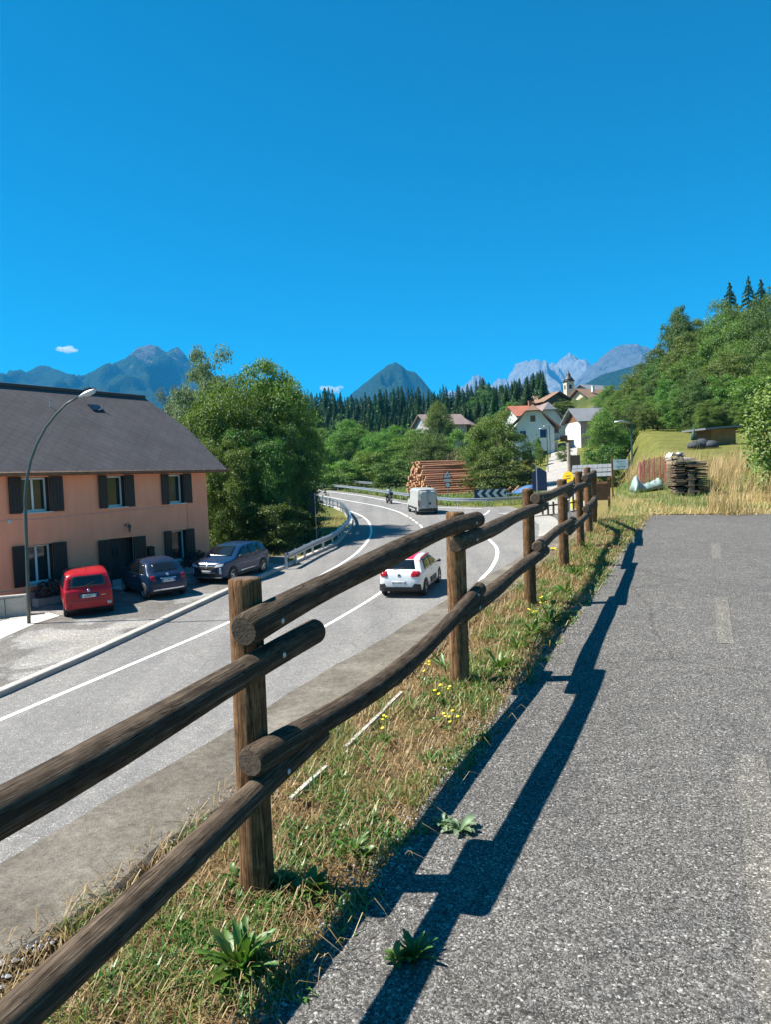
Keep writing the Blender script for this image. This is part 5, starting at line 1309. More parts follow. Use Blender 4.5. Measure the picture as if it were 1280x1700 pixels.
m_ = MB(); m_.box((0, 0, zc + .12), (2.5, 2.5, .24)); m_.lathe([(1.3, zc + .24), (1.35, zc + .6), (.9, zc + 1.1), (.55, zc + 1.5), (.6, zc + 1.9), (.3, zc + 2.3), (.05, zc + 3.0)], 10); m_.build('cap', MT['darkmetal'], tw, True)
for k in range(4):
    a = k * math.pi / 2; m_ = MB(); m_.box(Vector((math.sin(a) * 1.05, -math.cos(a) * 1.05, zc - 1.4)), (.7, .12, 1.1), Matrix.Rotation(a, 3, 'Z')); m_.build('belfry_opening', MT['black'], tw)

# shed on the meadow with parasol and covered furniture
ps = atY(1197, 740, 50); zs = gz(ps[0], 50); shed = empty('garden_shed', (ps[0], 50, zs), R_(12), 'small orange timber shed with flat dark roof on the meadow', 'shed')
zt_ = atY(1197, 712, 50)[2] - zs
for k in range(9):
    m_ = MB(); m_.box((-.55 + .2 * k, 0, zt_ / 2 - .2), (.19, .06, zt_ + .4)); m_.build('plank', MT['timber_bright'], shed)
m_ = MB(); m_.box((.28, .95, zt_ / 2 - .2), (1.7, 1.7, zt_ + .4)); m_.build('wall', MT['timber'], shed)
m_ = MB(); m_.box((0, .8, zt_ + .08), (2.9, 2.6, .12), Matrix.Rotation(R_(-3), 3, 'Y')); m_.build('roof', MT['roof_grey'], shed)
pp = atY(1153, 740, 48); para = empty('folded_parasol', (pp[0], 48, gz(pp[0], 48)), 0, 'folded dark parasol standing beside the shed', 'parasol'); hp = atY(1153, 709, 48)[2] - gz(pp[0], 48)
m_ = MB(); m_.tube([(0, 0, -.05), (0, 0, hp)], .03, 6); m_.build('pole', MT['galv'], para)
m_ = MB(); m_.tube([(0, 0, hp * .35), (0, 0, hp * .6), (0, 0, hp)], [.17, .13, .02], 9, True, .12); m_.build('canopy', MT['pole'], para, True)
m_ = MB(); m_.box((0, 0, .05), (.5, .5, .12)); m_.build('base', MT['kerb'], para)
pc = atY(1168, 740, 47); cv_ = MB(); zz = gz(pc[0], 47)
for k in range(3): cv_.lathe([(.5, 0), (.55, .25), (.42, .55), (.15, .72)], 12, Matrix.Translation((pc[0] - .5 + .5 * k, 47 + .2 * (k % 2), zz)) @ Matrix.Diagonal((.9, .8, .62 + .2 * (k % 2), 1)))
oc = cv_.build('furniture_cover', MT['sign_back'], None, True); tag(oc, 'dark covered garden furniture between parasol and shed', 'cover')

# ================================================================== LOG STACK
random.seed(12)
lx, ly = 5.0, 90.0
ax = Vector((.90, .43, 0)).normalized()          # log direction, butts face the camera-left
pc_ = Vector((-ax.y, ax.x, 0))                   # along the stack, going back
e0 = Vector(atY(716, 824, 81)); e0.z = gz(e0.x, e0.y)
ll = 6.2; r = .135; row = 0; cnt = 0
proto = {}
for kmat in ('log', 'log_dark'):
    for v in range(3):
        m_ = MB(); m_.tube([(0, 0, 0), (ll * .3, .015, .01), (ll * .7, -.01, 0), (ll, 0, 0)], [1, .97, .93, .9], 10, True, .03)
        me = m_.mesh('log', MT[kmat], True); me.materials.append(MT['logend'])
        for p in me.polygons:
            if len(p.vertices) > 4: p.material_index = 1
        proto[(kmat, v)] = me
for row in range(16):
    n = 20 - int(row * 1.1)
    for k in range(n):
        rr = r * random.uniform(.75, 1.12)
        off = (k + (20 - n) * .93) * (r * 2.04)
        p = e0 + pc_ * off + Vector((0, 0, r + row * r * 1.70)) + ax * (random.uniform(-.45, .45) + .05 * row); p.z += gz(p.x + 2, p.y + 2) - e0.z
        o = link('log', proto[('log' if random.random() < .7 else 'log_dark', cnt % 3)]); o.location = p
        o.scale = (1 + random.uniform(-.16, .06), rr, rr); o.rotation_euler = (random.uniform(0, 6), random.uniform(-.02, .02), math.atan2(ax.y, ax.x) + random.uniform(-.04, .04))
        tag(o, 'peeled orange log in the big roadside log stack', 'log', 'logs of the roadside stack'); cnt += 1

# ================================================================== GUARDRAILS, SIGNS
def wbeam(name, label, pts, h=.72, post_step=2, rev=False, zf=zroad, post_mat='galv', ends=True):
    pts = [np.array(p, float) for p in smooth_pl(pts, 6)]; o = empty(name, (pts[0][0], pts[0][1], zf(*pts[0])), 0, label, 'guardrail'); O = Vector(o.location)
    prof = [(.0, -.15), (.07, -.12), (.07, -.06), (.0, -.02), (.0, .02), (.07, .06), (.07, .12), (.0, .15)]
    V = []; 
    for i, p in enumerate(pts):
        t = pts[min(i + 1, len(pts) - 1)] - pts[max(i - 1, 0)]; t /= np.linalg.norm(t); n = np.array([t[1], -t[0]]) * (-1 if rev else 1)
        for d, z in prof: V.append(Vector((p[0] + n[0] * d, p[1] + n[1] * d, zf(*p) + h - .15 + z)) - O)
        for d, z in prof[::-1]: V.append(Vector((p[0] + n[0] * (d - .006), p[1] + n[1] * (d - .006), zf(*p) + h - .15 + z)) - O)
    k = 16; idx = np.arange(len(V)).reshape(len(pts), k); nx_ = np.roll(idx, -1, 1)
    Q = np.stack([idx[:-1], nx_[:-1], nx_[1:], idx[1:]], -1).reshape(-1, 4)
    link('beam', np_mesh('beam', V, Q, MT['galv'], False), o)
    d_acc = 0; last = -9
    for i, p in enumerate(pts):
        if i: d_acc += np.linalg.norm(p - pts[i - 1])
        if d_acc - last >= post_step:
            last = d_acc; t = pts[min(i + 1, len(pts) - 1)] - pts[max(i - 1, 0)]; t /= np.linalg.norm(t); n = np.array([t[1], -t[0]]) * (-1 if rev else 1)
            q = p - n * .09; m_ = MB(); m_.box(Vector((q[0], q[1], zf(*p) + h / 2 - .1)) - O, (.09, .12, h + .2), Matrix.Rotation(math.atan2(n[1], n[0]), 3, 'Z')); m_.build('post', MT[post_mat], o)
    return o
wbeam('guardrail', 'galvanised guardrail curving along the grassy inner side of the bend', [(-4.75, 35.6), (-3.9, 40), (-3.1, 43.8), (-2.62, 51.6), (-2.8, 58), (-3.75, 66.5), (-5.4, 74), (-9, 83), (-15, 93)], .78, 1.3)
wbeam('guardrail', 'long galvanised guardrail on the outer side of the bend', [(13.5, 67.4), (11.6, 66.4), (8.4, 66.2), (5.4, 69.2), (.95, 81.3), (-2.6, 92), (-9, 107.3), (-20, 124)], .75, 2.2, True)
wbeam('guardrail', 'short second guardrail section behind the far bend', [(-1.6, 98), (-5.6, 107), (-12, 116), (-22, 128)], 1.0, 2.5, True, lambda x, y: zroad(x, y) + .1)
def post_sign(name, label, cat, base, h, r=.03, mat='galv'):
    o = empty(name, tuple(base), 0, label, cat); m_ = MB(); m_.tube([(0, 0, -.1), (0, 0, h)], r, 8); m_.build('pole', MT[mat], o); return o
def disc(parent, name, mat, z, r, y=0.0, th=.02, x=0.0, seg=24):
    m_ = MB(); m_.lathe([(r, -th / 2), (r, th / 2)], seg, Matrix.Translation((x, y, z)) @ Matrix.Rotation(R_(90), 4, 'X')); return m_.build(name, MT[mat], parent)
b0 = onp(525, 900); o = post_sign('road_sign', 'pole with two round signs seen from behind beside the inner guardrail', 'road sign', b0, 3.0)
for z in (2.65, 1.95): disc(o, 'sign_plate', 'sign_back', z, .32, .05, x=-.15); disc(o, 'sign_rim', 'sign_red', z, .325, .07, .01, x=-.15)
b0 = np.array(atY(745, 830, 77)); b0[2] = gz(b0[0], b0[1]); o = post_sign('road_sign', 'triangular warning sign above a small round sign before the logs', 'road sign', b0, 3.0, .03); hb = atY(745, 789, 77)[2] - b0[2]
def tri(parent, name, mat, z, r, y): 
    m_ = MB(); m_.prism([(r * math.sin(a), y, z + r * math.cos(a)) for a in (0, -2.094, 2.094)], (0, -1, 0), .012); return m_.build(name, MT[mat], parent)
tri(o, 'warning_plate', 'sign_red', hb, .6, -.05); tri(o, 'warning_face', 'sign_white', hb, .44, -.064)
m_ = MB(); m_.tube([(-.1, -.08, hb - .12), (-.02, -.08, hb + .0), (.0, -.08, hb + .12)], .025, 5); m_.tube([(.1, -.08, hb - .12), (.04, -.08, hb), (.06, -.08, hb + .1)], .025, 5); m_.build('warning_symbol', MT['ink'], o)
m_ = MB(); m_.box((0, -.05, hb - .5), (.75, .012, .22)); m_.build('supplement_plate', MT['sign_white'], o)
disc(o, 'round_plate', 'sign_red', hb - 1.0, .32, -.05); disc(o, 'round_face', 'sign_white', hb - 1.0, .23, -.064)
# chevron board
cb_l = atY(788, 820, 69.5); cb_r = atY(841, 819, 69.5); zb_ = gz((cb_l[0] + cb_r[0]) / 2, 69.5)
cx_ = (cb_l[0] + cb_r[0]) / 2; wB = cb_r[0] - cb_l[0]; zB = atY(815, 819, 69.5)[2]
o = empty('chevron_board', (cx_, 69.5, zb_), R_(4), 'dark blue board with white chevrons pointing to the bend', 'road sign'); zB -= zb_
m_ = MB(); m_.box((0, 0, zB), (wB, .03, .78)); m_.build('board', MT['sign_blue'], o)
for k in range(4):
    xo = -wB / 2 + .25 + k * wB / 4.15; d_ = wB / 8.6
    m_ = MB(); m_.prism([(xo, -.02, zB), (xo + .32, -.02, zB + .36), (xo + .32 + d_, -.02, zB + .36), (xo + d_, -.02, zB), (xo + .32 + d_, -.02, zB - .36), (xo + .32, -.02, zB - .36)][::1], (0, -1, 0), .006); m_.build('chevron', MT['sign_white'], o)
for q in (-.3, .3): m_ = MB(); m_.tube([(q * wB, .05, -.1), (q * wB, .05, zB + .35)], .03, 6); m_.build('post', MT['galv'], o)
# yellow bus stop disc, dark sign, blue tarpaulin, hut, notice board
yb = atY(945, 792, 33); o = post_sign('bus_stop_sign', 'round yellow stop sign just above the fence top', 'road sign', (yb[0], 33, gz(yb[0], 33)), yb[2] - gz(yb[0], 33) + .25, .03)
zy = yb[2] - gz(yb[0], 33); o.rotation_euler = (0, 0, R_(-35)); disc(o, 'sign_disc', 'yellow', zy, .25, -.05, .02, seg=32)
for q in (.05, -.06): m_ = MB(); m_.box((0, -.065, zy + q), (.2, .004, .03)); m_.build('print_line', MT['timber'], o)
nb = atY(892, 800, 62); o = post_sign('arrow_board', 'dark pointed sign board on a pale pole beyond the guardrail', 'road sign', (nb[0], 62, gz(nb[0], 62)), atY(892, 772, 62)[2] - gz(nb[0], 62), .045)
z0 = atY(896, 815, 62)[2] - gz(nb[0], 62); z1 = atY(896, 776, 62)[2] - gz(nb[0], 62); m_ = MB(); m_.prism([(-.35, .06, z0), (.85, .06, z0), (.85, .06, z1 - .4), (.25, .06, z1), (-.35, .06, z1 - .4)], (0, -1, 0), .05); m_.build('board', MT['sign_blue'], o)
tp = atY(862, 803, 72); zt = gz(tp[0], 72); m_ = MB()
V = []; nxp, nyp = 14, 8
for j in range(nyp):
    for i in range(nxp):
        a = i / (nxp - 1); b_ = j / (nyp - 1); V.append((tp[0] - 1.5 + 3.2 * a, 72 + 1.6 * b_, zt + .25 + 1.1 * a * math.sin(math.pi * (.15 + .7 * b_)) + .12 * math.sin(9 * a + 4 * b_)))
idx = np.arange(len(V)).reshape(nyp, nxp); Q = np.stack([idx[:-1, :-1], idx[:-1, 1:], idx[1:, 1:], idx[1:, :-1]], -1).reshape(-1, 4)
o = link('tarpaulin', np_mesh('tarpaulin', V, Q, MT['tarp_blue'], True)); o.modifiers.new('s', 'SOLIDIFY').thickness = .02; tag(o, 'crumpled blue tarpaulin heaped behind the chevron board', 'tarpaulin')
for k in range(7):
    p = atY(832 + 4.5 * k, 803 - 1.2 * k + 3 * (k % 2), 75); m_ = MB(); m_.tube([(0, 0, 0), (.5, .25, .22 * (k % 3))], .12, 8); q = m_.build('firewood_log', MT['log'], None); q.location = (p[0], 75, gz(p[0], 75) + .2 + .12 * (k % 3)); q.data.materials.append(MT['logend'])
    tag(q, 'short split log in the loose heap behind the chevron board', 'log', 'loose firewood behind the chevron board')
hx = atY(985, 782, 40); zh = gz(hx[0], 40); zt1 = atY(980, 771, 40)[2] - zh; zt0 = atY(980, 792, 40)[2] - zh
hut = empty('notice_hut', (hx[0], 40, zh), R_(-24), 'roofed timber notice stand with blue-grey tiled roof', 'notice stand')
for sx in (-.8, .8): m_ = MB(); m_.box((sx, 0, zt0 / 2), (.12, .12, zt0 + .5)); m_.build('post', MT['timber'], hut)
m_ = MB(); m_.box((0, .02, zt0 - .75), (1.5, .05, 1.0)); m_.build('panel', MT['timber'], hut)
for sy in (-1, 1):
    for i in range(8):
        for j in range(3):
            q = (j + .5) / 3; m_ = MB()
            sl2 = math.atan2(zt1 - zt0, .62); m_.box((-.92 + .263 * i, sy * .62 * q, zt1 - (zt1 - zt0) * q + .012 * (j % 2)), (.25, .25, .025), Matrix.Rotation(-sy * sl2, 3, 'X')); m_.build('roof_tile', MT['roof_grey'], hut)
m_ = MB(); m_.prism([(1.02, -.55, zt0), (1.02, .55, zt0), (1.02, 0, zt1 - .03)], (1, 0, 0), .04); m_.prism([(-.98, -.55, zt0), (-.98, .55, zt0), (-.98, 0, zt1 - .03)], (1, 0, 0), .04); m_.build('gable_board', MT['timber_bright'], hut)
bp = atY(1031, 771, 38); zb2 = gz(bp[0], 38); zc2 = bp[2] - zb2
o = empty('village_sign', (bp[0], 38, zb2), R_(-6), 'white village name board between two timber posts', 'sign')
for sx in (-.42, .42): m_ = MB(); m_.box((sx, 0, zc2 / 2 + .05), (.07, .07, zc2 + .9)); m_.build('post', MT['timber'], o)
m_ = MB(); m_.box((0, -.03, zc2), (.72, .03, .5)); m_.build('board', MT['sign_white'], o)
for txt, dz, szz in (('Benvenuti', .15, .1), ('a', .04, .09), ('Ugovizza', -.1, .13)):
    cu = bpy.data.curves.new('lettering', 'FONT'); cu.body = txt; cu.size = szz; cu.align_x = 'CENTER'; cu.align_y = 'CENTER'; cu.extrude = .002; cu.materials.append(MT['sign_blue']); t = text_mesh('lettering', cu, o); t.location = (0, -.05, zc2 + dz); t.rotation_euler = (R_(90), 0, 0)
# lamps and poles of the village
def lamp_px(name, u, vb, vt, Y, label, headdir):
    p = atY(u, vb, Y); z = gz(p[0], Y); h = atY(u, vt, Y)[2] - z
    o = post_sign(name, label, 'street lamp', (p[0], Y, z), h, .05, 'pole'); m_ = MB(); m_.tube([(0, 0, h - .05), (headdir * .5, -.1, h + .08), (headdir * 1.0, -.2, h + .04)], [.06, .11, .05], 8, True, 0, .6); m_.build('lamp_head', MT['galv'], o, True); return o
lamp_px('street_lamp', 1051, 790, 701, 42, 'slim street lamp on the meadow beside the village sign', -1)
lamp_px('street_lamp', 911, 790, 712, 95, 'dark street lamp before the white gabled house', -1)
lamp_px('street_lamp', 915, 770, 708, 112, 'second dark lamp close by the white gabled house', -1)
p = atY(946, 790, 70); z = gz(p[0], 70); o = post_sign('utility_pole', 'weathered timber pole beside the climbing lane', 'pole', (p[0], 70, z), atY(946, 735, 70)[2] - z, .16, 'plank_pale')
m_ = MB(); m_.box((.6, .1, (atY(946, 760, 70)[2] - z) / 2), (.9, .2, atY(946, 752, 70)[2] - z)); q = m_.build('dark_board', MT['plank'], o)
m_ = MB(); p = atY(960, 770, 78); q = m_.box((0, 0, .5), (2.6, 1.2, 1.0)).build('blue_bin', MT['sign_blue']); q.location = (p[0], 78, gz(p[0], 78)); bev(q, .05); tag(q, 'dark blue container on the climbing lane', 'container')
m_ = MB(); p = atY(977, 772, 70); q = m_.box((0, 0, .55), (1.0, .1, .9)).build('notice_stand', MT['sign_white']); q.location = (p[0], 70, gz(p[0], 70)); bev(q, .01); tag(q, 'small white placard standing behind the notice hut roof', 'placard')
# little timber fence along the lane mouth
lf = empty('lane_fence', tuple(onp(905, 860)), 0, 'low dark timber fence along the lane mouth behind the log fence', 'fence'); LO = Vector(lf.location)
lp = [onp(u, v) for u, v in ((902, 856), (911, 856), (920, 855), (932, 853), (944, 852), (953, 850), (966, 847), (978, 843))]
for i, p in enumerate(lp):
    hh = 1.0 + (.5 if i > 4 else 0); m_ = MB(); m_.tube([Vector(p) - LO - Vector((0, 0, .1)), Vector(p) - LO + Vector((0, 0, hh))], .08, 8); m_.build('post', MT['rail'], lf)
    if i: m_ = MB(); m_.tube([Vector(lp[i - 1]) - LO + Vector((0, -.1, .75)), Vector(p) - LO + Vector((0, -.1, .75))], .06, 7); m_.build('rail', MT['rail'], lf)
m_ = MB(); p = onp(955, 848); m_.box((0, 0, .45), (.5, .5, .9)); q = bev(m_.build('yellow_bin', MT['yellow']), .04); q.location = (p[0], p[1], p[2]); tag(q, 'yellow bin behind the log fence posts', 'bin')

# ================================================================== WOODPILE, NET, TARP ON THE VERGE MEADOW
random.seed(31)
wp = atY(1148, 822, 21.5); wz = gz(wp[0], wp[1]); wdir = R_(-14)
ca, sa = math.cos(wdir), math.sin(wdir)
pm = {}
for mt in ('plank', 'plank_pale'):
    m_ = MB(); m_.box((0, 0, 0), (1, 1, 1)); me = m_.mesh('plank', MT[mt]); l = me.uv_layers.new(name='UVMap')
    for lpn in me.loops: v = me.vertices[lpn.vertex_index].co; l.data[lpn.index].uv = (v.y * 2, v.x * .3 + v.z * .3)
    pm[mt] = me
for row in range(19):
    for k in range(3):
        if row > 16 and k == 2: continue
        o = link('plank', pm['plank_pale' if row > 15 else 'plank']); wdt = random.uniform(.25, .29)
        lx_ = -.28 + .29 * k + random.uniform(-.02, .02) + (.02 * row if row < 3 else 0); yy = random.uniform(-.12, .12)
        o.location = (wp[0] + lx_ * ca - (1.1 + yy) * sa, wp[1] + lx_ * sa + (1.1 + yy) * ca, wz + .04 + row * .056)
        o.scale = (wdt, 2.2 + random.uniform(-.2, .2), .035 + random.uniform(-.008, .01)); o.rotation_euler = (random.uniform(-.02, .02), random.uniform(-.03, .03), wdir + random.uniform(-.03, .03))
        tag(o, 'old board in the stacked woodpile at the path end' if row <= 15 else 'pale board on top of the woodpile at the path end', 'board', 'boards of the woodpile')
m_ = MB(); o = link('plank', pm['plank']); o.location = (wp[0] - .02, wp[1] - .1, wz + .28); o.scale = (.16, .05, .62); o.rotation_euler = (R_(-8), R_(4), 0); tag(o, 'upright dark board leaning on the woodpile front', 'board')
m_ = MB(); V = []
for j in range(6):
    for i in range(8): V.append((-.35 + i / 7 * .4, -.15 + j / 5 * .5, .03 * math.sin(i * 1.3) + .03 * math.cos(j * 2) - .1 * (i in (0, 7))))
idx = np.arange(48).reshape(6, 8); Q = np.stack([idx[:-1, :-1], idx[:-1, 1:], idx[1:, 1:], idx[1:, :-1]], -1).reshape(-1, 4)
o = link('plastic_sheet', np_mesh('plastic_sheet', V, Q, MT['pale_cloth'], True)); o.modifiers.new('s', 'SOLIDIFY').thickness = .01; o.location = (wp[0] - .1, wp[1] + .4, wz + 1.18); tag(o, 'crumpled white plastic sheet on top of the woodpile', 'plastic sheet')
# red netting fence
npx = [(1063, 806, 770), (1070, 806, 764), (1078, 805, 763), (1087, 804, 761), (1097, 802, 759), (1106, 800, 760)]
nf = empty('net_fence', tuple(atY(1063, 806, 24.5)), 0, 'red plastic net stretched between thin stakes on the meadow', 'net'); NO = Vector(nf.location)
bot = [Vector(atY(u, vb, 24.5 + .25 * i)) for i, (u, vb, vt) in enumerate(npx)]; topp = [Vector(atY(u, vt, 24.5 + .25 * i)) for i, (u, vb, vt) in enumerate(npx)]
for p, q in zip(bot, topp): m_ = MB(); m_.tube([p - NO - Vector((0, 0, .3)), q - NO + Vector((0, 0, .06))], .014, 6); m_.build('stake', MT['net'], nf)
m_ = MB()
for i in range(len(bot) - 1):
    for k in range(9):
        a = k / 9; p = bot[i].lerp(bot[i + 1], a); q = topp[i].lerp(topp[i + 1], a); m_.tube([p - NO, q - NO], .0045, 3, False)
    for k in range(16):
        a = k / 15; m_.tube([bot[i].lerp(topp[i], a) - NO, bot[i + 1].lerp(topp[i + 1], a) - NO], .003, 3, False)
o = m_.build('netting', MT['net'], nf); o['kind'] = 'stuff'
# grey-green tarpaulin heap
V = []; nxp, nyp = 26, 14
t0 = Vector(atY(1052, 817, 23.2)); t1 = Vector(atY(1102, 806, 24.0))
for j in range(nyp):
    for i in range(nxp):
        a = i / (nxp - 1); b_ = j / (nyp - 1); base = t0.lerp(t1, a); sb_ = math.sin(math.pi * b_); hgt = (.34 * math.exp(-((a - .1) / .14) ** 2) + .10 + .26 * a * a) * sb_ ** .7 + (.06 * mnoise.noise((a * 7, b_ * 4, 1)) + .05 * mnoise.noise((a * 16, b_ * 9, 5)) + .04 * abs(math.sin(b_ * 11 + a * 5))) * sb_; hgt *= min(1, a * 9) ** .5 * min(1, (1 - a) * 9) ** .5
        V.append((base.x, base.y + (b_ - .3) * .7, gz(base.x, base.y) + .0 + hgt))
idx = np.arange(len(V)).reshape(nyp, nxp); Q = np.stack([idx[:-1, :-1], idx[:-1, 1:], idx[1:, 1:], idx[1:, :-1]], -1).reshape(-1, 4)
o = link('tarpaulin', np_mesh('tarpaulin', V, Q, MT['tarp'], True)); o.modifiers.new('s', 'SOLIDIFY').thickness = .015; tag(o, 'crumpled grey-green tarpaulin heap below the red net', 'tarpaulin')

# ================================================================== MOUNTAINS
def mount_mat(name, rock1, rock2, forest, rock_lo, rock_hi, slope_w=.6):
    m, nt, b, o = M_new(name); b.inputs['Roughness'].default_value = 1; b.inputs['Specular IOR Level'].default_value = .05
    v = coords(nt); sp = node(nt, 'ShaderNodeSeparateXYZ'); nt.links.new(v, sp.inputs[0])
    g = node(nt, 'ShaderNodeNewGeometry'); sn = node(nt, 'ShaderNodeSeparateXYZ'); nt.links.new(g.outputs['Normal'], sn.inputs[0])
    n1 = noise(nt, v, .004, 8, .65); n2 = noise(nt, coords(nt, 'Object', (1, 1, .35)), .016, 8, .7); n3 = noise(nt, v, .05, 5, .7)
    hgt = math_n(nt, 'DIVIDE', math_n(nt, 'SUBTRACT', sp.outputs[2], rock_lo), rock_hi - rock_lo)
    f = math_n(nt, 'ADD', hgt, math_n(nt, 'MULTIPLY', math_n(nt, 'SUBTRACT', n1, .5), 2.6))
    f = math_n(nt, 'ADD', f, math_n(nt, 'MULTIPLY', math_n(nt, 'SUBTRACT', .75, sn.outputs[2]), slope_w))
    f = math_n(nt, 'ADD', f, math_n(nt, 'MULTIPLY', math_n(nt, 'SUBTRACT', n2, .5), 1.2))
    rock = ramp(nt, n2, [(.3, rock1), (.65, rock2)]); fo = ramp(nt, n3, [(.3, forest), (.7, tuple(x * 1.9 for x in forest))])
    c = mix(nt, fo, rock, ramp(nt, f, [(.44, (0, 0, 0)), (.60, (1, 1, 1))])); nt.links.new(c, b.inputs['Base Color'])
    bump(nt, b, math_n(nt, 'ADD', n2, math_n(nt, 'MULTIPLY', n3, .4)), 90, 1.0); return m
def fbm(x, y, z, o=5):
    return mnoise.fractal((x, y, z), 1.0, 2.1, o, noise_basis='PERLIN_ORIGINAL')
def mountain(name, label, sil, Y, front, mat, seed, gully=1.0, nx=260, ny=56, expo=1.0, base_v=800, jag=0.0):
    us = np.array([p[0] for p in sil]); vs = np.array([p[1] for p in sil])
    X = np.array([atY(u, v, Y)[0] for u, v in sil]); Z = np.array([atY(u, v, Y)[2] for u, v in sil])
    xs = np.linspace(X[0], X[-1], nx); zs = np.interp(xs, X, Z); V = np.zeros((ny, nx, 3)); span = Z.max()
    back = max(3, ny // 8)
    for j in range(ny):
        if j < back: q = -(back - j) / back * .35
        else: q = (j - back) / (ny - 1 - back)
        for i in range(nx):
            x = xs[i]; y = Y - q * front
            amp = span * .20 * gully * min(1, abs(q) * 5) * (1 - max(q, 0)) ** .4
            rdg = 1 - abs(fbm(x / (span * .55) + seed, y / (span * 1.3), seed * 1.7)) * 1.8
            z = zs[i] * (1 - abs(q)) ** expo if q >= 0 else zs[i] * (1 + q * 1.2)
            z += amp * (rdg - .75) + amp * .5 * fbm(x / (span * .14), y / (span * .2), seed) * (1 - max(q, 0))
            if q <= .03: z += jag * span * (abs(fbm(x / (span * .035), seed, 3.3)) - .2) * (1 - abs(q) * 3)
            V[j, i] = (x + span * .05 * fbm(x / (span * .2), y / (span * .2), seed + 9) * min(1, abs(q) * 6), y, z - 60 * max(q, 0))
    idx = np.arange(nx * ny).reshape(ny, nx); Q = np.stack([idx[:-1, :-1], idx[1:, :-1], idx[1:, 1:], idx[:-1, 1:]], -1).reshape(-1, 4)
    o = link(name, np_mesh(name, V.reshape(-1, 3), Q, mat, True)); tag(o, label, None, None, 'structure'); return o
FORC = (.022, .045, .02)
mm1 = mount_mat('forested_mountain', (.09, .09, .088), (.19, .188, .18), FORC, 740, 1080, .8)
mm2 = mount_mat('pale_rock_mountain', (.17, .178, .18), (.40, .41, .41), FORC, 150, 420, .9)
mm3 = mount_mat('grey_rock_mountain', (.09, .096, .098), (.21, .22, .22), FORC, 560, 840, .8)
mm4 = mount_mat('dark_forest_ridge', (.3, .29, .27), (.4, .39, .36), FORC, 2500, 3000, .2)
mountain('mountain', 'dark forested massif with twin summits above the house roof', [(-420, 700), (-150, 652), (0, 633), (12, 637), (24, 641), (31, 632), (38, 627), (43, 633), (47, 637), (52, 622), (60, 612), (75, 607), (88, 611), (100, 615), (130, 629), (150, 620), (165, 611), (185, 606), (205, 598), (215, 588), (225, 580), (240, 574), (250, 573), (262, 577), (272, 583), (278, 586), (286, 578), (294, 577), (302, 583), (310, 594), (320, 605), (345, 618), (400, 640), (470, 652), (520, 668), (620, 760)], 5200, 3000, mm1, 1.3, 1.0, 300, 60, 1.1, jag=.02)
mountain('mountain', 'rounded wooded summit above the spruce forest', [(470, 790), (530, 715), (565, 672), (585, 652), (600, 640), (615, 628), (630, 616), (645, 606), (657, 602), (668, 607), (676, 615), (690, 618), (700, 628), (722, 655), (750, 700), (790, 760)], 4300, 2000, mm1, 4.1, 1.5, 220, 50, 1.0, jag=.008)
mountain('mountain', 'pale jagged limestone peaks behind the church tower', [(690, 740), (730, 668), (740, 652), (750, 648), (762, 650), (776, 636), (787, 626), (795, 621), (803, 628), (812, 642), (822, 636), (830, 627), (836, 630), (840, 627), (843, 632), (850, 618), (857, 606), (866, 601), (875, 598), (885, 604), (892, 603), (905, 601), (914, 606), (918, 604), (925, 605), (929, 598), (938, 591), (947, 586), (955, 590), (963, 597), (969, 603), (977, 613), (990, 630), (1020, 660), (1060, 720)], 8000, 2600, mm2, 7.7, 1.5, 320, 70, .85, jag=.035)
mountain('mountain', 'broad grey rocky summit rising behind the hillside wood', [(900, 720), (940, 660), (962, 628), (977, 613), (985, 606), (1004, 589), (1015, 581), (1030, 573), (1045, 571), (1060, 573), (1072, 576), (1082, 580), (1092, 576), (1130, 590), (1200, 640), (1300, 720)], 6200, 2400, mm3, 2.9, .9, 220, 56, .95, jag=.02)
mountain('mountain', 'dark wooded ridge below the grey rocky summit', [(880, 720), (930, 668), (962, 643), (1000, 622), (1040, 611), (1090, 598), (1150, 580), (1280, 560), (1500, 620)], 3300, 1600, mm4, 5.5, .5, 160, 40, 1.0, jag=.006)

# ================================================================== GRASS, WEEDS, STONES
def blades(P, h, wd, lean, az, curl=.5):
    """P (n,3) roots; returns verts & tris: 2-segment blades"""
    n = len(P); d = np.stack([np.cos(az), np.sin(az), np.zeros(n)], 1); s = np.stack([-np.sin(az), np.cos(az), np.zeros(n)], 1)
    up = np.array([0, 0, 1.0])
    l1 = (lean * .6)[:, None]; l2 = (lean * (1 + curl))[:, None]
    m = P + (d * np.sin(l1) + up * np.cos(l1)) * (h * .55)[:, None]
    t = m + (d * np.sin(l2) + up * np.cos(l2)) * (h * .5)[:, None]
    w = wd[:, None]
    V = np.stack([P - s * w * .5, P + s * w * .5, m + s * w * .4, m - s * w * .4, t], 1).reshape(-1, 3); i = np.arange(n) * 5
    T = np.concatenate([np.stack([i, i + 1, i + 2], 1), np.stack([i, i + 2, i + 3], 1), np.stack([i + 3, i + 2, i + 4], 1)])
    return V, T
def pnoise(x, y, s, seed): return np.array([mnoise.noise((a * s + seed, b * s, seed)) for a, b in zip(x, y)])
def scatter_st(n, s0, s1, t0, t1, dens=None):
    s = s0 + (s1 - s0) * rng.uniform(0, 1, n) ** 1.35; t = rng.uniform(t0, t1, n); xy = s[:, None] * FD + t[:, None] * FN
    return s, t, xy
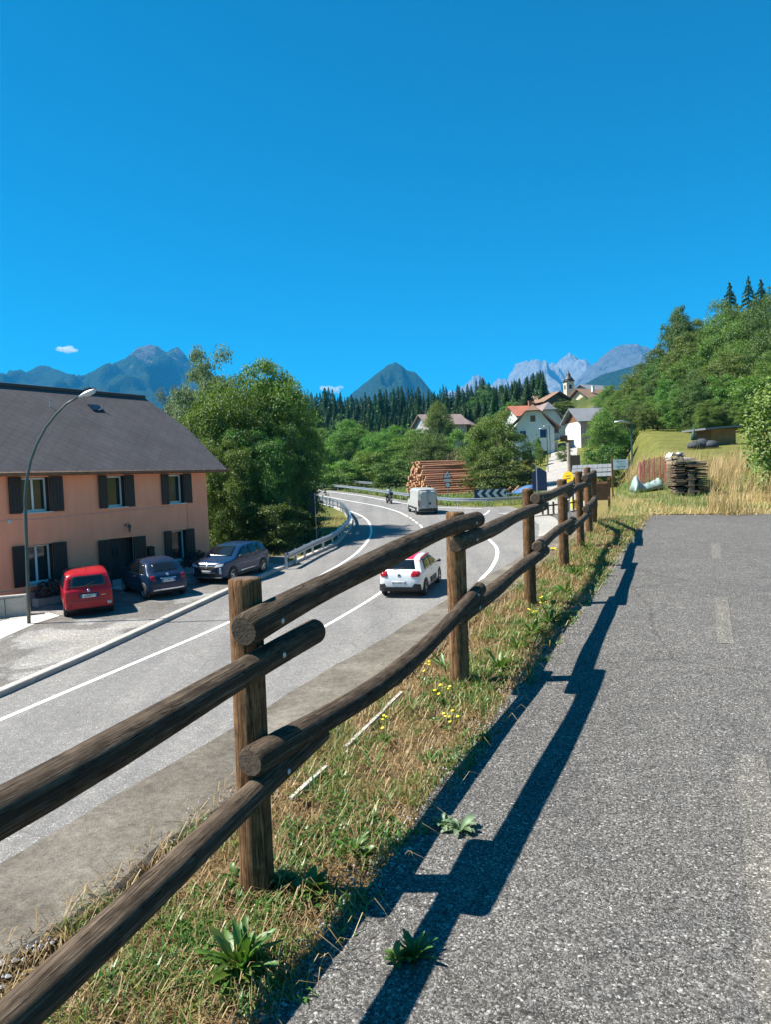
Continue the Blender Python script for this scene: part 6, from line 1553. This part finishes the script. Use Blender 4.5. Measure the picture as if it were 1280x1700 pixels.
def verge(name, label, n, s0, s1, t0, t1, hr, wr, leanr, mat, thr=None, seed=0, taper=True):
    s, t, xy = scatter_st(n, s0, s1, t0, t1)
    if thr is not None:
        nz = pnoise(s, t, 2.3, seed) + .5 * pnoise(s, t, 6.1, seed + 3); k = nz > thr; s, t, xy = s[k], t[k], xy[k]
    n = len(s); z = zg(xy[:, 0], xy[:, 1]) - .012; P = np.column_stack([xy, z])
    V, T = blades(P, rng.uniform(*hr, n), rng.uniform(*wr, n) * (1 + s / 14), rng.uniform(*leanr, n), rng.uniform(0, 6.283, n), rng.uniform(.2, 1.0, n).mean())
    o = link(name, np_mesh(name, V, T, MT[mat])); tag(o, label, 'grass', None, 'stuff'); return o
verge('dead_grass', 'matted dead brown grass on the verge under the fence', 42000, .2, 18, -2.16, -1.17, (.03, .11), (.0018, .0045), (.9, 1.6), 'deadgrass')
verge('straw', 'dry yellow straw lying on the verge under the fence', 9000, .2, 18, -2.2, -1.12, (.07, .24), (.0018, .004), (1.15, 1.62), 'straw')
verge('verge_grass', 'tufts of green grass in the dry verge under the fence', 42000, .2, 18, -2.12, -1.2, (.03, .10), (.002, .005), (.1, 1.1), 'greengrass', .06, 5)
verge('verge_herbs', 'small bright green herbs in the verge near the path edge', 46000, .2, 18.5, -1.85, -1.12, (.02, .07), (.005, .012), (.4, 1.4), 'weed', .08, 11)
# tall hay beyond the path end and on the bank
def hay(name, label, n, box, hr, mat, thr, seed, lean=(.1, .8), keep=None, wr=(.006, .014)):
    x = rng.uniform(box[0], box[1], n); y = rng.uniform(box[2], box[3], n); k = pnoise(x, y, .45, seed) + .4 * pnoise(x, y, 1.6, seed) > thr
    if keep is not None: k &= keep(x, y)
    x, y = x[k], y[k]; n = len(x); P = np.column_stack([x, y, zg(x, y) - .06])
    hh = rng.uniform(*hr, n) * (1 + .5 * pnoise(x, y, .7, seed + 5))
    V, T = blades(P, hh, rng.uniform(*wr, n), rng.uniform(*lean, n), rng.normal(.4, 1.3, n)); o = link(name, np_mesh(name, V, T, MT[mat])); tag(o, label, 'grass', None, 'stuff'); return o
offpath = lambda x, y: ((x * FN[0] + y * FN[1]) > 1.5 + .12 * np.sin(y * 4)) | ((x * FD[0] + y * FD[1]) > 17.3 + .12 * np.sin(x * 5) + .08 * np.sin(x * 13))
bank = lambda x, y: offpath(x, y) & (x > XE2(y) + .1 * (y > 18)) 
nearpile = lambda x, y: ~((np.abs(x - wp[0] + .1) < .9) & (y < wp[1] + .4)) & ~((x > 6.3) & (x < 9.6) & (y > 17.5) & (y < 25) & (x < .42 * y))
hay('hay', 'tall bleached hay grass on the bank right of the woodpile', 42000, (6.0, 17, 12.5, 34), (.35, 1.0), 'straw', -.12, 3, (.12, .85), lambda x, y: bank(x, y) & nearpile(x, y) & ((x > .43 * y) | (y > 27)))
hay('hay_fringe', 'dry straw fringe fallen along the end of the asphalt', 12000, (4.8, 11, 13.5, 20.5), (.12, .38), 'straw', -.2, 8, (.7, 1.5), lambda x, y: offpath(x, y) & (x > 5.2), (.005, .011))
hay('meadow_grass', 'rough green grass round the tarpaulin and woodpile', 36000, (5.2, 13, 17, 34), (.06, .22), 'greengrass', -.12, 15, (.1, 1.0), lambda x, y: offpath(x, y) & (x > XE2(y) - .4), (.007, .014))
hay('bank_grass', 'mixed grass on the slope left of the path end', 16000, (1.5, 8, 14, 30), (.08, .35), 'greengrass', -.1, 25, (.1, 1.0), lambda x, y: (x > XE1(y) + .2) & (x < XE2(y) + .4) & ((x < FD[0] / FD[1] * y - 1.35) | (y > 17.6)), (.006, .012))
hay('guardrail_grass', 'dry tufts along the inside of the guardrail', 7000, (-9, -2.6, 34, 62), (.1, .3), 'straw', -.1, 35, (.1, .9), lambda x, y: (x < np.interp(y, XLy, XLx) - .35) & (x > np.interp(y, XLy, XLx) - 3.2) & (y > 36.5), (.02, .04))
hay('roadside_grass', 'tall green and yellow grass behind the outer guardrail', 16000, (-6, 16, 66, 100), (.25, .7), 'greengrass', -.25, 45, (.1, .7), lambda x, y: x > np.interp(y, XRy, XRx) + .5, (.03, .06))
# pebbles crumbling between coping and verge
n = 1500; s = rng.uniform(.2, 7, n) ; t = -2.13 + rng.normal(0, .045, n); k = (np.abs(np.sin(s * 1.3 + .4)) > .35) & (t > -2.24); s, t = s[k], t[k]
s = np.concatenate([s, rng.uniform(.2, 13, 4200)]); t = np.concatenate([t, -1.2 + rng.normal(0, .055, 4200)])
V = []; Fq = []
octa = np.array([(1, 0, 0), (-1, 0, 0), (0, 1, 0), (0, -1, 0), (0, 0, .8), (0, 0, -.8)]); of = np.array([(0, 2, 4), (2, 1, 4), (1, 3, 4), (3, 0, 4), (2, 0, 5), (1, 2, 5), (3, 1, 5), (0, 3, 5)])
for a, b_ in zip(s, t):
    xy = ST(a, b_); r_ = random.uniform(.003, .009) if b_ > -1.8 else random.uniform(.004, .014); V.append(octa * r_ * rng.uniform(.6, 1.3, (6, 1)) + np.array([xy[0], xy[1], gz(*xy) + r_ * .4])); Fq.append(of + 6 * (len(V) - 1))
o = link('gravel', np_mesh('gravel', np.concatenate(V), np.concatenate(Fq), MT['stone'])); tag(o, 'loose grey gravel along the broken coping edge', 'gravel', None, 'stuff')
# leafy weeds: each leaf a part
def leaf_mesh(name, L, wd, mat, teeth=0, bend=.5):
    m_ = MB(); n = 9; V = []; 
    for i in range(n):
        q = i / (n - 1); w_ = wd * math.sin(math.pi * min(1, q * .92 + .06)) ** .8 * (1 + (teeth * (.35 if i % 2 else -.25))); z = L * (q * .75 - bend * q * q * .75) ; x = L * q * (1 - .15 * q)
        V += [(x, -w_ / 2, z + w_ * .22), (x, 0, z), (x, w_ / 2, z + w_ * .22)]
    Fq = []
    for i in range(n - 1):
        b = i * 3; Fq += [(b, b + 3, b + 4, b + 1), (b + 1, b + 4, b + 5, b + 2)]
    m_.add(V, Fq); return m_.mesh(name, MT[mat], True)
LM = {'dock': leaf_mesh('leaf', .2, .036, 'weed', .5, .45), 'round': leaf_mesh('leaf', .09, .04, 'weed', 0, .6), 'grey': leaf_mesh('leaf', .11, .04, 'weed_grey', .3, .8), 'long': leaf_mesh('leaf', .2, .016, 'weed', 0, .5)}
def rosette(u, v, kind, n, sc_, label, name='weed_plant', xy=None, group=None):
    p = onpath(u, v) if xy is None else np.array([xy[0], xy[1], 0]); z = gz(p[0], p[1])
    o = empty(name, (p[0], p[1], z), 0, label, 'plant', group)
    for k in range(n):
        l = link('leaf', LM[kind], o); a = k * 2.399 + random.uniform(-.3, .3); q = k / n; l.scale = (sc_ * random.uniform(.6, 1.1),) * 3
        l.rotation_euler = (random.uniform(-.35, .35), -R_(2 + 58 * q) + random.uniform(-.2, .2) + R_(22), a); l.location = (.012 * math.cos(a) * sc_, .012 * math.sin(a) * sc_, .004)
    return o
random.seed(44)
rosette(398, 1612, 'dock', 46, .78, 'big toothed dandelion rosette at the bottom of the verge')
rosette(385, 1600, 'long', 14, .8, 'grassy tuft beside the big dandelion rosette')
rosette(690, 1592, 'dock', 34, .45, 'small dark rosette growing through the path in the rail shadow')
rosette(660, 1600, 'round', 12, .7, 'low weed beside the dark rosette on the asphalt')
rosette(765, 1380, 'grey', 18, .8, 'grey-green trailing weed reaching over the path edge')
rosette(735, 1372, 'grey', 12, .7, 'grey-green weed at the verge edge inside the rail shadow')
rosette(520, 1480, 'round', 24, .9, 'leafy weed by the foot of the nearest post')
rosette(470, 1472, 'round', 18, .8, 'small clover-like weed touching the nearest post')
rosette(585, 1415, 'dock', 12, .5, 'upright green leaves between nearest post and path')
rosette(860, 1080, 'dock', 16, .8, 'dandelion plant right of the second post')
rosette(830, 1110, 'dock', 12, .9, 'broad-leaved weed right of the second post foot')
rosette(740, 1110, 'dock', 10, .8, 'broad leaves left of the second post')
rosette(885, 1055, 'dock', 18, .9, 'dense green weed on the verge between second and third post')
rosette(915, 1035, 'dock', 18, .9, 'dense weed at the path edge before the third post')
rosette(940, 985, 'dock', 18, .9, 'leafy weed beside the third post shadow')
rosette(955, 955, 'dock', 16, 1.0, 'leafy weed near the fourth post')
rosette(975, 915, 'dock', 16, 1.0, 'leafy weed near the fifth post')
for i in range(26):
    s = random.uniform(4.5, 17); t = random.uniform(-1.6, -1.15); xy = ST(s, t)
    rosette(0, 0, random.choice(['dock', 'round', 'long']), 9, random.uniform(.5, .95), 'small green weed scattered along the far verge edge', 'weed_plant', xy, 'small weeds along the far verge')
for i in range(14):
    s = random.uniform(1.6, 4.6); t = random.uniform(-2.0, -1.25); xy = ST(s, t)
    rosette(0, 0, random.choice(['round', 'long', 'round']), 9, random.uniform(.4, .75), 'small green weed scattered in the near verge', 'weed_plant', xy, 'small weeds in the near verge')
# yellow flowering herbs
fm = MB(); fm.lathe([(.004, 0), (.011, .004), (.008, .009)], 8); fl_me = fm.mesh('flower', MT['petal'], True)
for i, (u, v, n, lb) in enumerate([(700, 1130, 7, 'yellow flowering herb below the second lower rail'), (735, 1170, 6, 'yellow flowering herb left of the path near the second post'), (660, 1135, 4, 'yellow flowers at the end of the bleached stake'), (745, 1215, 6, 'yellow flowering herb in the middle of the verge'), (522, 1248, 4, 'pale yellow flowers by the nearest post rails'), (805, 1228, 2, 'lone yellow flower at the path edge'), (640, 1230, 4, 'yellow flowering herb beside the bleached stake'), (815, 975, 14, 'yellow stonecrop patch on the coping'), (845, 960, 10, 'second yellow stonecrop patch farther along the coping'), (905, 1012, 6, 'yellow flowers right of the third post'), (890, 1030, 5, 'yellow flowers near the third post foot'), (920, 915, 8, 'yellow stonecrop beside the fourth post')]):
    p = onpath(u, v); z = gz(p[0], p[1]); o = empty('flowering_herb', (p[0], p[1], z), 0, lb, 'plant'); m_ = MB(); low = 'stonecrop' in lb
    for k in range(n):
        a = random.uniform(0, 6.28); r_ = random.uniform(.01, .07); hh = random.uniform(.02, .04) if low else random.uniform(.05, .13); q = Vector((r_ * math.cos(a), r_ * math.sin(a), hh))
        m_.tube([(q.x * .3, q.y * .3, 0), (q.x * .8, q.y * .8, hh * .6), q], .0015, 4); f = link('flower', fl_me, o); f.location = q; f.scale = (1.1 if not low else 1.6,) * 3; f.rotation_euler = (random.uniform(-.5, .5), random.uniform(-.5, .5), 0)
    m_.build('stem', MT['weed'], o)
    for k in range(8):
        l = link('leaf', LM['round'], o); l.rotation_euler = (0, -.3, k * .8); l.scale = (.5,) * 3
# bleached stakes on the verge
for (a, b_), lb in ((((482, 1333), (541, 1280)), 'short bleached wooden batten lying by the nearest post'), (((574, 1246), (668, 1155)), 'long bleached wooden batten lying on the verge')):
    p, q = Vector(onpath(*a)), Vector(onpath(*b_)); p.z = gz(p.x, p.y) + .02; q.z = gz(q.x, q.y) + .025; d = q - p
    m_ = MB(); L_ = d.length; m_.box((0, 0, 0), (L_, .022, .012)); o = m_.build('wooden_batten', MT['stake']); l = o.data.uv_layers.new(name='UVMap')
    for lpn in o.data.loops: vv = o.data.vertices[lpn.vertex_index].co; l.data[lpn.index].uv = (vv.x, vv.y * 10 + vv.z * 10)
    o.location = (p + q) / 2; o.rotation_euler = d.to_track_quat('X', 'Z').to_euler(); tag(o, lb, 'batten')
# big-leaved branches leaning in from the right
def leafy_big(name, label, c, r, n, ls, mat, seed):
    rg = np.random.default_rng(seed); o = empty(name, (c[0], c[1], gz(c[0], c[1])), 0, label, 'shrub'); zc = c[2] - gz(c[0], c[1]); Vs = []; Fs = []; off = 0
    for k in range(26):
        q = rg.normal(size=3); q = q / np.linalg.norm(q) * rg.uniform(.35, 1); ctr = np.array([q[0] * r[0], q[1] * r[1], zc + q[2] * r[2]]); nn = n // 26; d = unit(rg.normal(size=(nn, 3))); C = ctr + d * rg.uniform(.3, 1, (nn, 1)) * min(r) * .42
        V, Fq = leaf_quads(C, unit(d * .5 + np.array([-.2, -.3, .6]) + rg.normal(size=(nn, 3)) * .4), ls * rg.uniform(.6, 1.3, nn), rg, .5, .3); Vs.append(V); Fs.append(Fq + off); off += len(V)
    link('crown', np_mesh('crown', np.concatenate(Vs), np.concatenate(Fs), MT[mat]), o)
    m_ = MB()
    for k in range(6):
        a = k * 1.1; m_.tube([(0, 0, -.1), (r[0] * .3 * math.cos(a), r[1] * .3 * math.sin(a), zc * .6), (r[0] * .7 * math.cos(a), r[1] * .7 * math.sin(a), zc + r[2] * .4)], [.05, .035, .008], 6)
    m_.build('branch', MT['bark'], o); return o
c = atY(1306, 722, 21); leafy_big('hazel_bush', 'big-leaved hazel bush leaning in at the right picture edge', c, (1.15, 1.2, 1.45), 5200, .13, 'leaf_bright', 61)
c = atY(1288, 775, 23); leafy_big('hazel_bush', 'lower hazel bush behind the tall hay at the right edge', c, (.9, .9, .9), 3000, .13, 'leaf', 62)
# dark red flowering shrubs at the house foot
for (x_, lb) in ((-9.0, 'dark red flowering shrub under the lower left house window'), (-1.5, 'dark red flowering shrub under the lower window by the crossover')):
    p = Vector((HC[0], HC[1], 0)) + Vector((.53, .848, 0)) * x_ + Vector((.848, -.53, 0)) * .55; z = -4 + .044 * p.y + .1
    o = empty('flower_shrub', (p.x, p.y, z), HRZ, lb, 'shrub'); rg = np.random.default_rng(int(abs(x_) * 10)); n = 900; d = unit(rg.normal(size=(n, 3))); C = d * np.array([.85, .3, .45]) * rg.uniform(.6, 1.05, (n, 1)) + np.array([0, 0, .55])
    V, Fq = leaf_quads(C, unit(d + rg.normal(size=(n, 3)) * .4), .12 * rg.uniform(.6, 1.3, n), rg); link('foliage', np_mesh('foliage', V, Fq, MT['flower_red']), o)
    m_ = MB(); m_.box((0, 0, .13), (1.5, .35, .3)); m_.build('trough', MT['kerb'], o)

# ================================================================== CLOUDS AND AIR
def cloud(name, label, u, v, Y, wpx, hpx, seed):
    c = atY(u, v, Y); rg = np.random.default_rng(seed); bm = bmesh.new()
    W_, H_ = wpx / F * Y / 2, hpx / F * Y / 2
    for k in range(16):
        q = rg.normal(size=3) * .42; r_ = H_ * rg.uniform(.3, .75)
        bmesh.ops.create_icosphere(bm, subdivisions=2, radius=r_, matrix=Matrix.Translation((c[0] + q[0] * W_, c[1] + q[1] * W_ * .5, c[2] + q[2] * H_ * .6 - q[0] * H_ * .5)) @ Matrix.Diagonal((1.7, 1.3, .8, 1)))
    me = bpy.data.meshes.new(name); bm.to_mesh(me); bm.free(); o = link(name, me); tag(o, label, 'cloud')
    rm = o.modifiers.new('r', 'REMESH'); rm.mode = 'VOXEL'; rm.voxel_size = H_ * .12
    m = bpy.data.materials.new(name); m.use_nodes = True; nt = m.node_tree; nt.nodes.clear(); out = nt.nodes.new('ShaderNodeOutputMaterial'); pv = nt.nodes.new('ShaderNodeVolumePrincipled')
    pv.inputs['Color'].default_value = (1, 1, 1, 1); pv.inputs['Anisotropy'].default_value = .3
    vv = coords(nt); d = ramp(nt, noise(nt, vv, 9.0 / (H_ * 4), 6, .65), [(.46, (0, 0, 0)), (.7, (1, 1, 1))]); nt.links.new(math_n(nt, 'MULTIPLY', d, 4.0 / H_), pv.inputs['Density']); nt.links.new(pv.outputs[0], out.inputs['Volume'])
    me.materials.append(m); return o
cloud('cloud', 'tiny white cloud wisp above the forested massif', 114, 581, 7800, 26, 15, 3)
cloud('cloud', 'small flat white cloud over the left end of the spruce forest', 548, 646, 13500, 50, 14, 5)
m_ = MB(); m_.box((0, 6200, 480), (21000, 13400, 1640)); hz_o = m_.build('haze', None); tag(hz_o, 'thin blue mountain air over the whole valley', 'haze', None, 'stuff')
m = bpy.data.materials.new('haze'); m.use_nodes = True; nt = m.node_tree; nt.nodes.clear(); out = nt.nodes.new('ShaderNodeOutputMaterial'); pv = nt.nodes.new('ShaderNodeVolumePrincipled')
pv.inputs['Color'].default_value = (.05, .46, 1, 1); pv.inputs['Density'].default_value = 8e-5; pv.inputs['Anisotropy'].default_value = .0
nt.links.new(pv.outputs[0], out.inputs['Volume']); hz_o.data.materials.append(m)
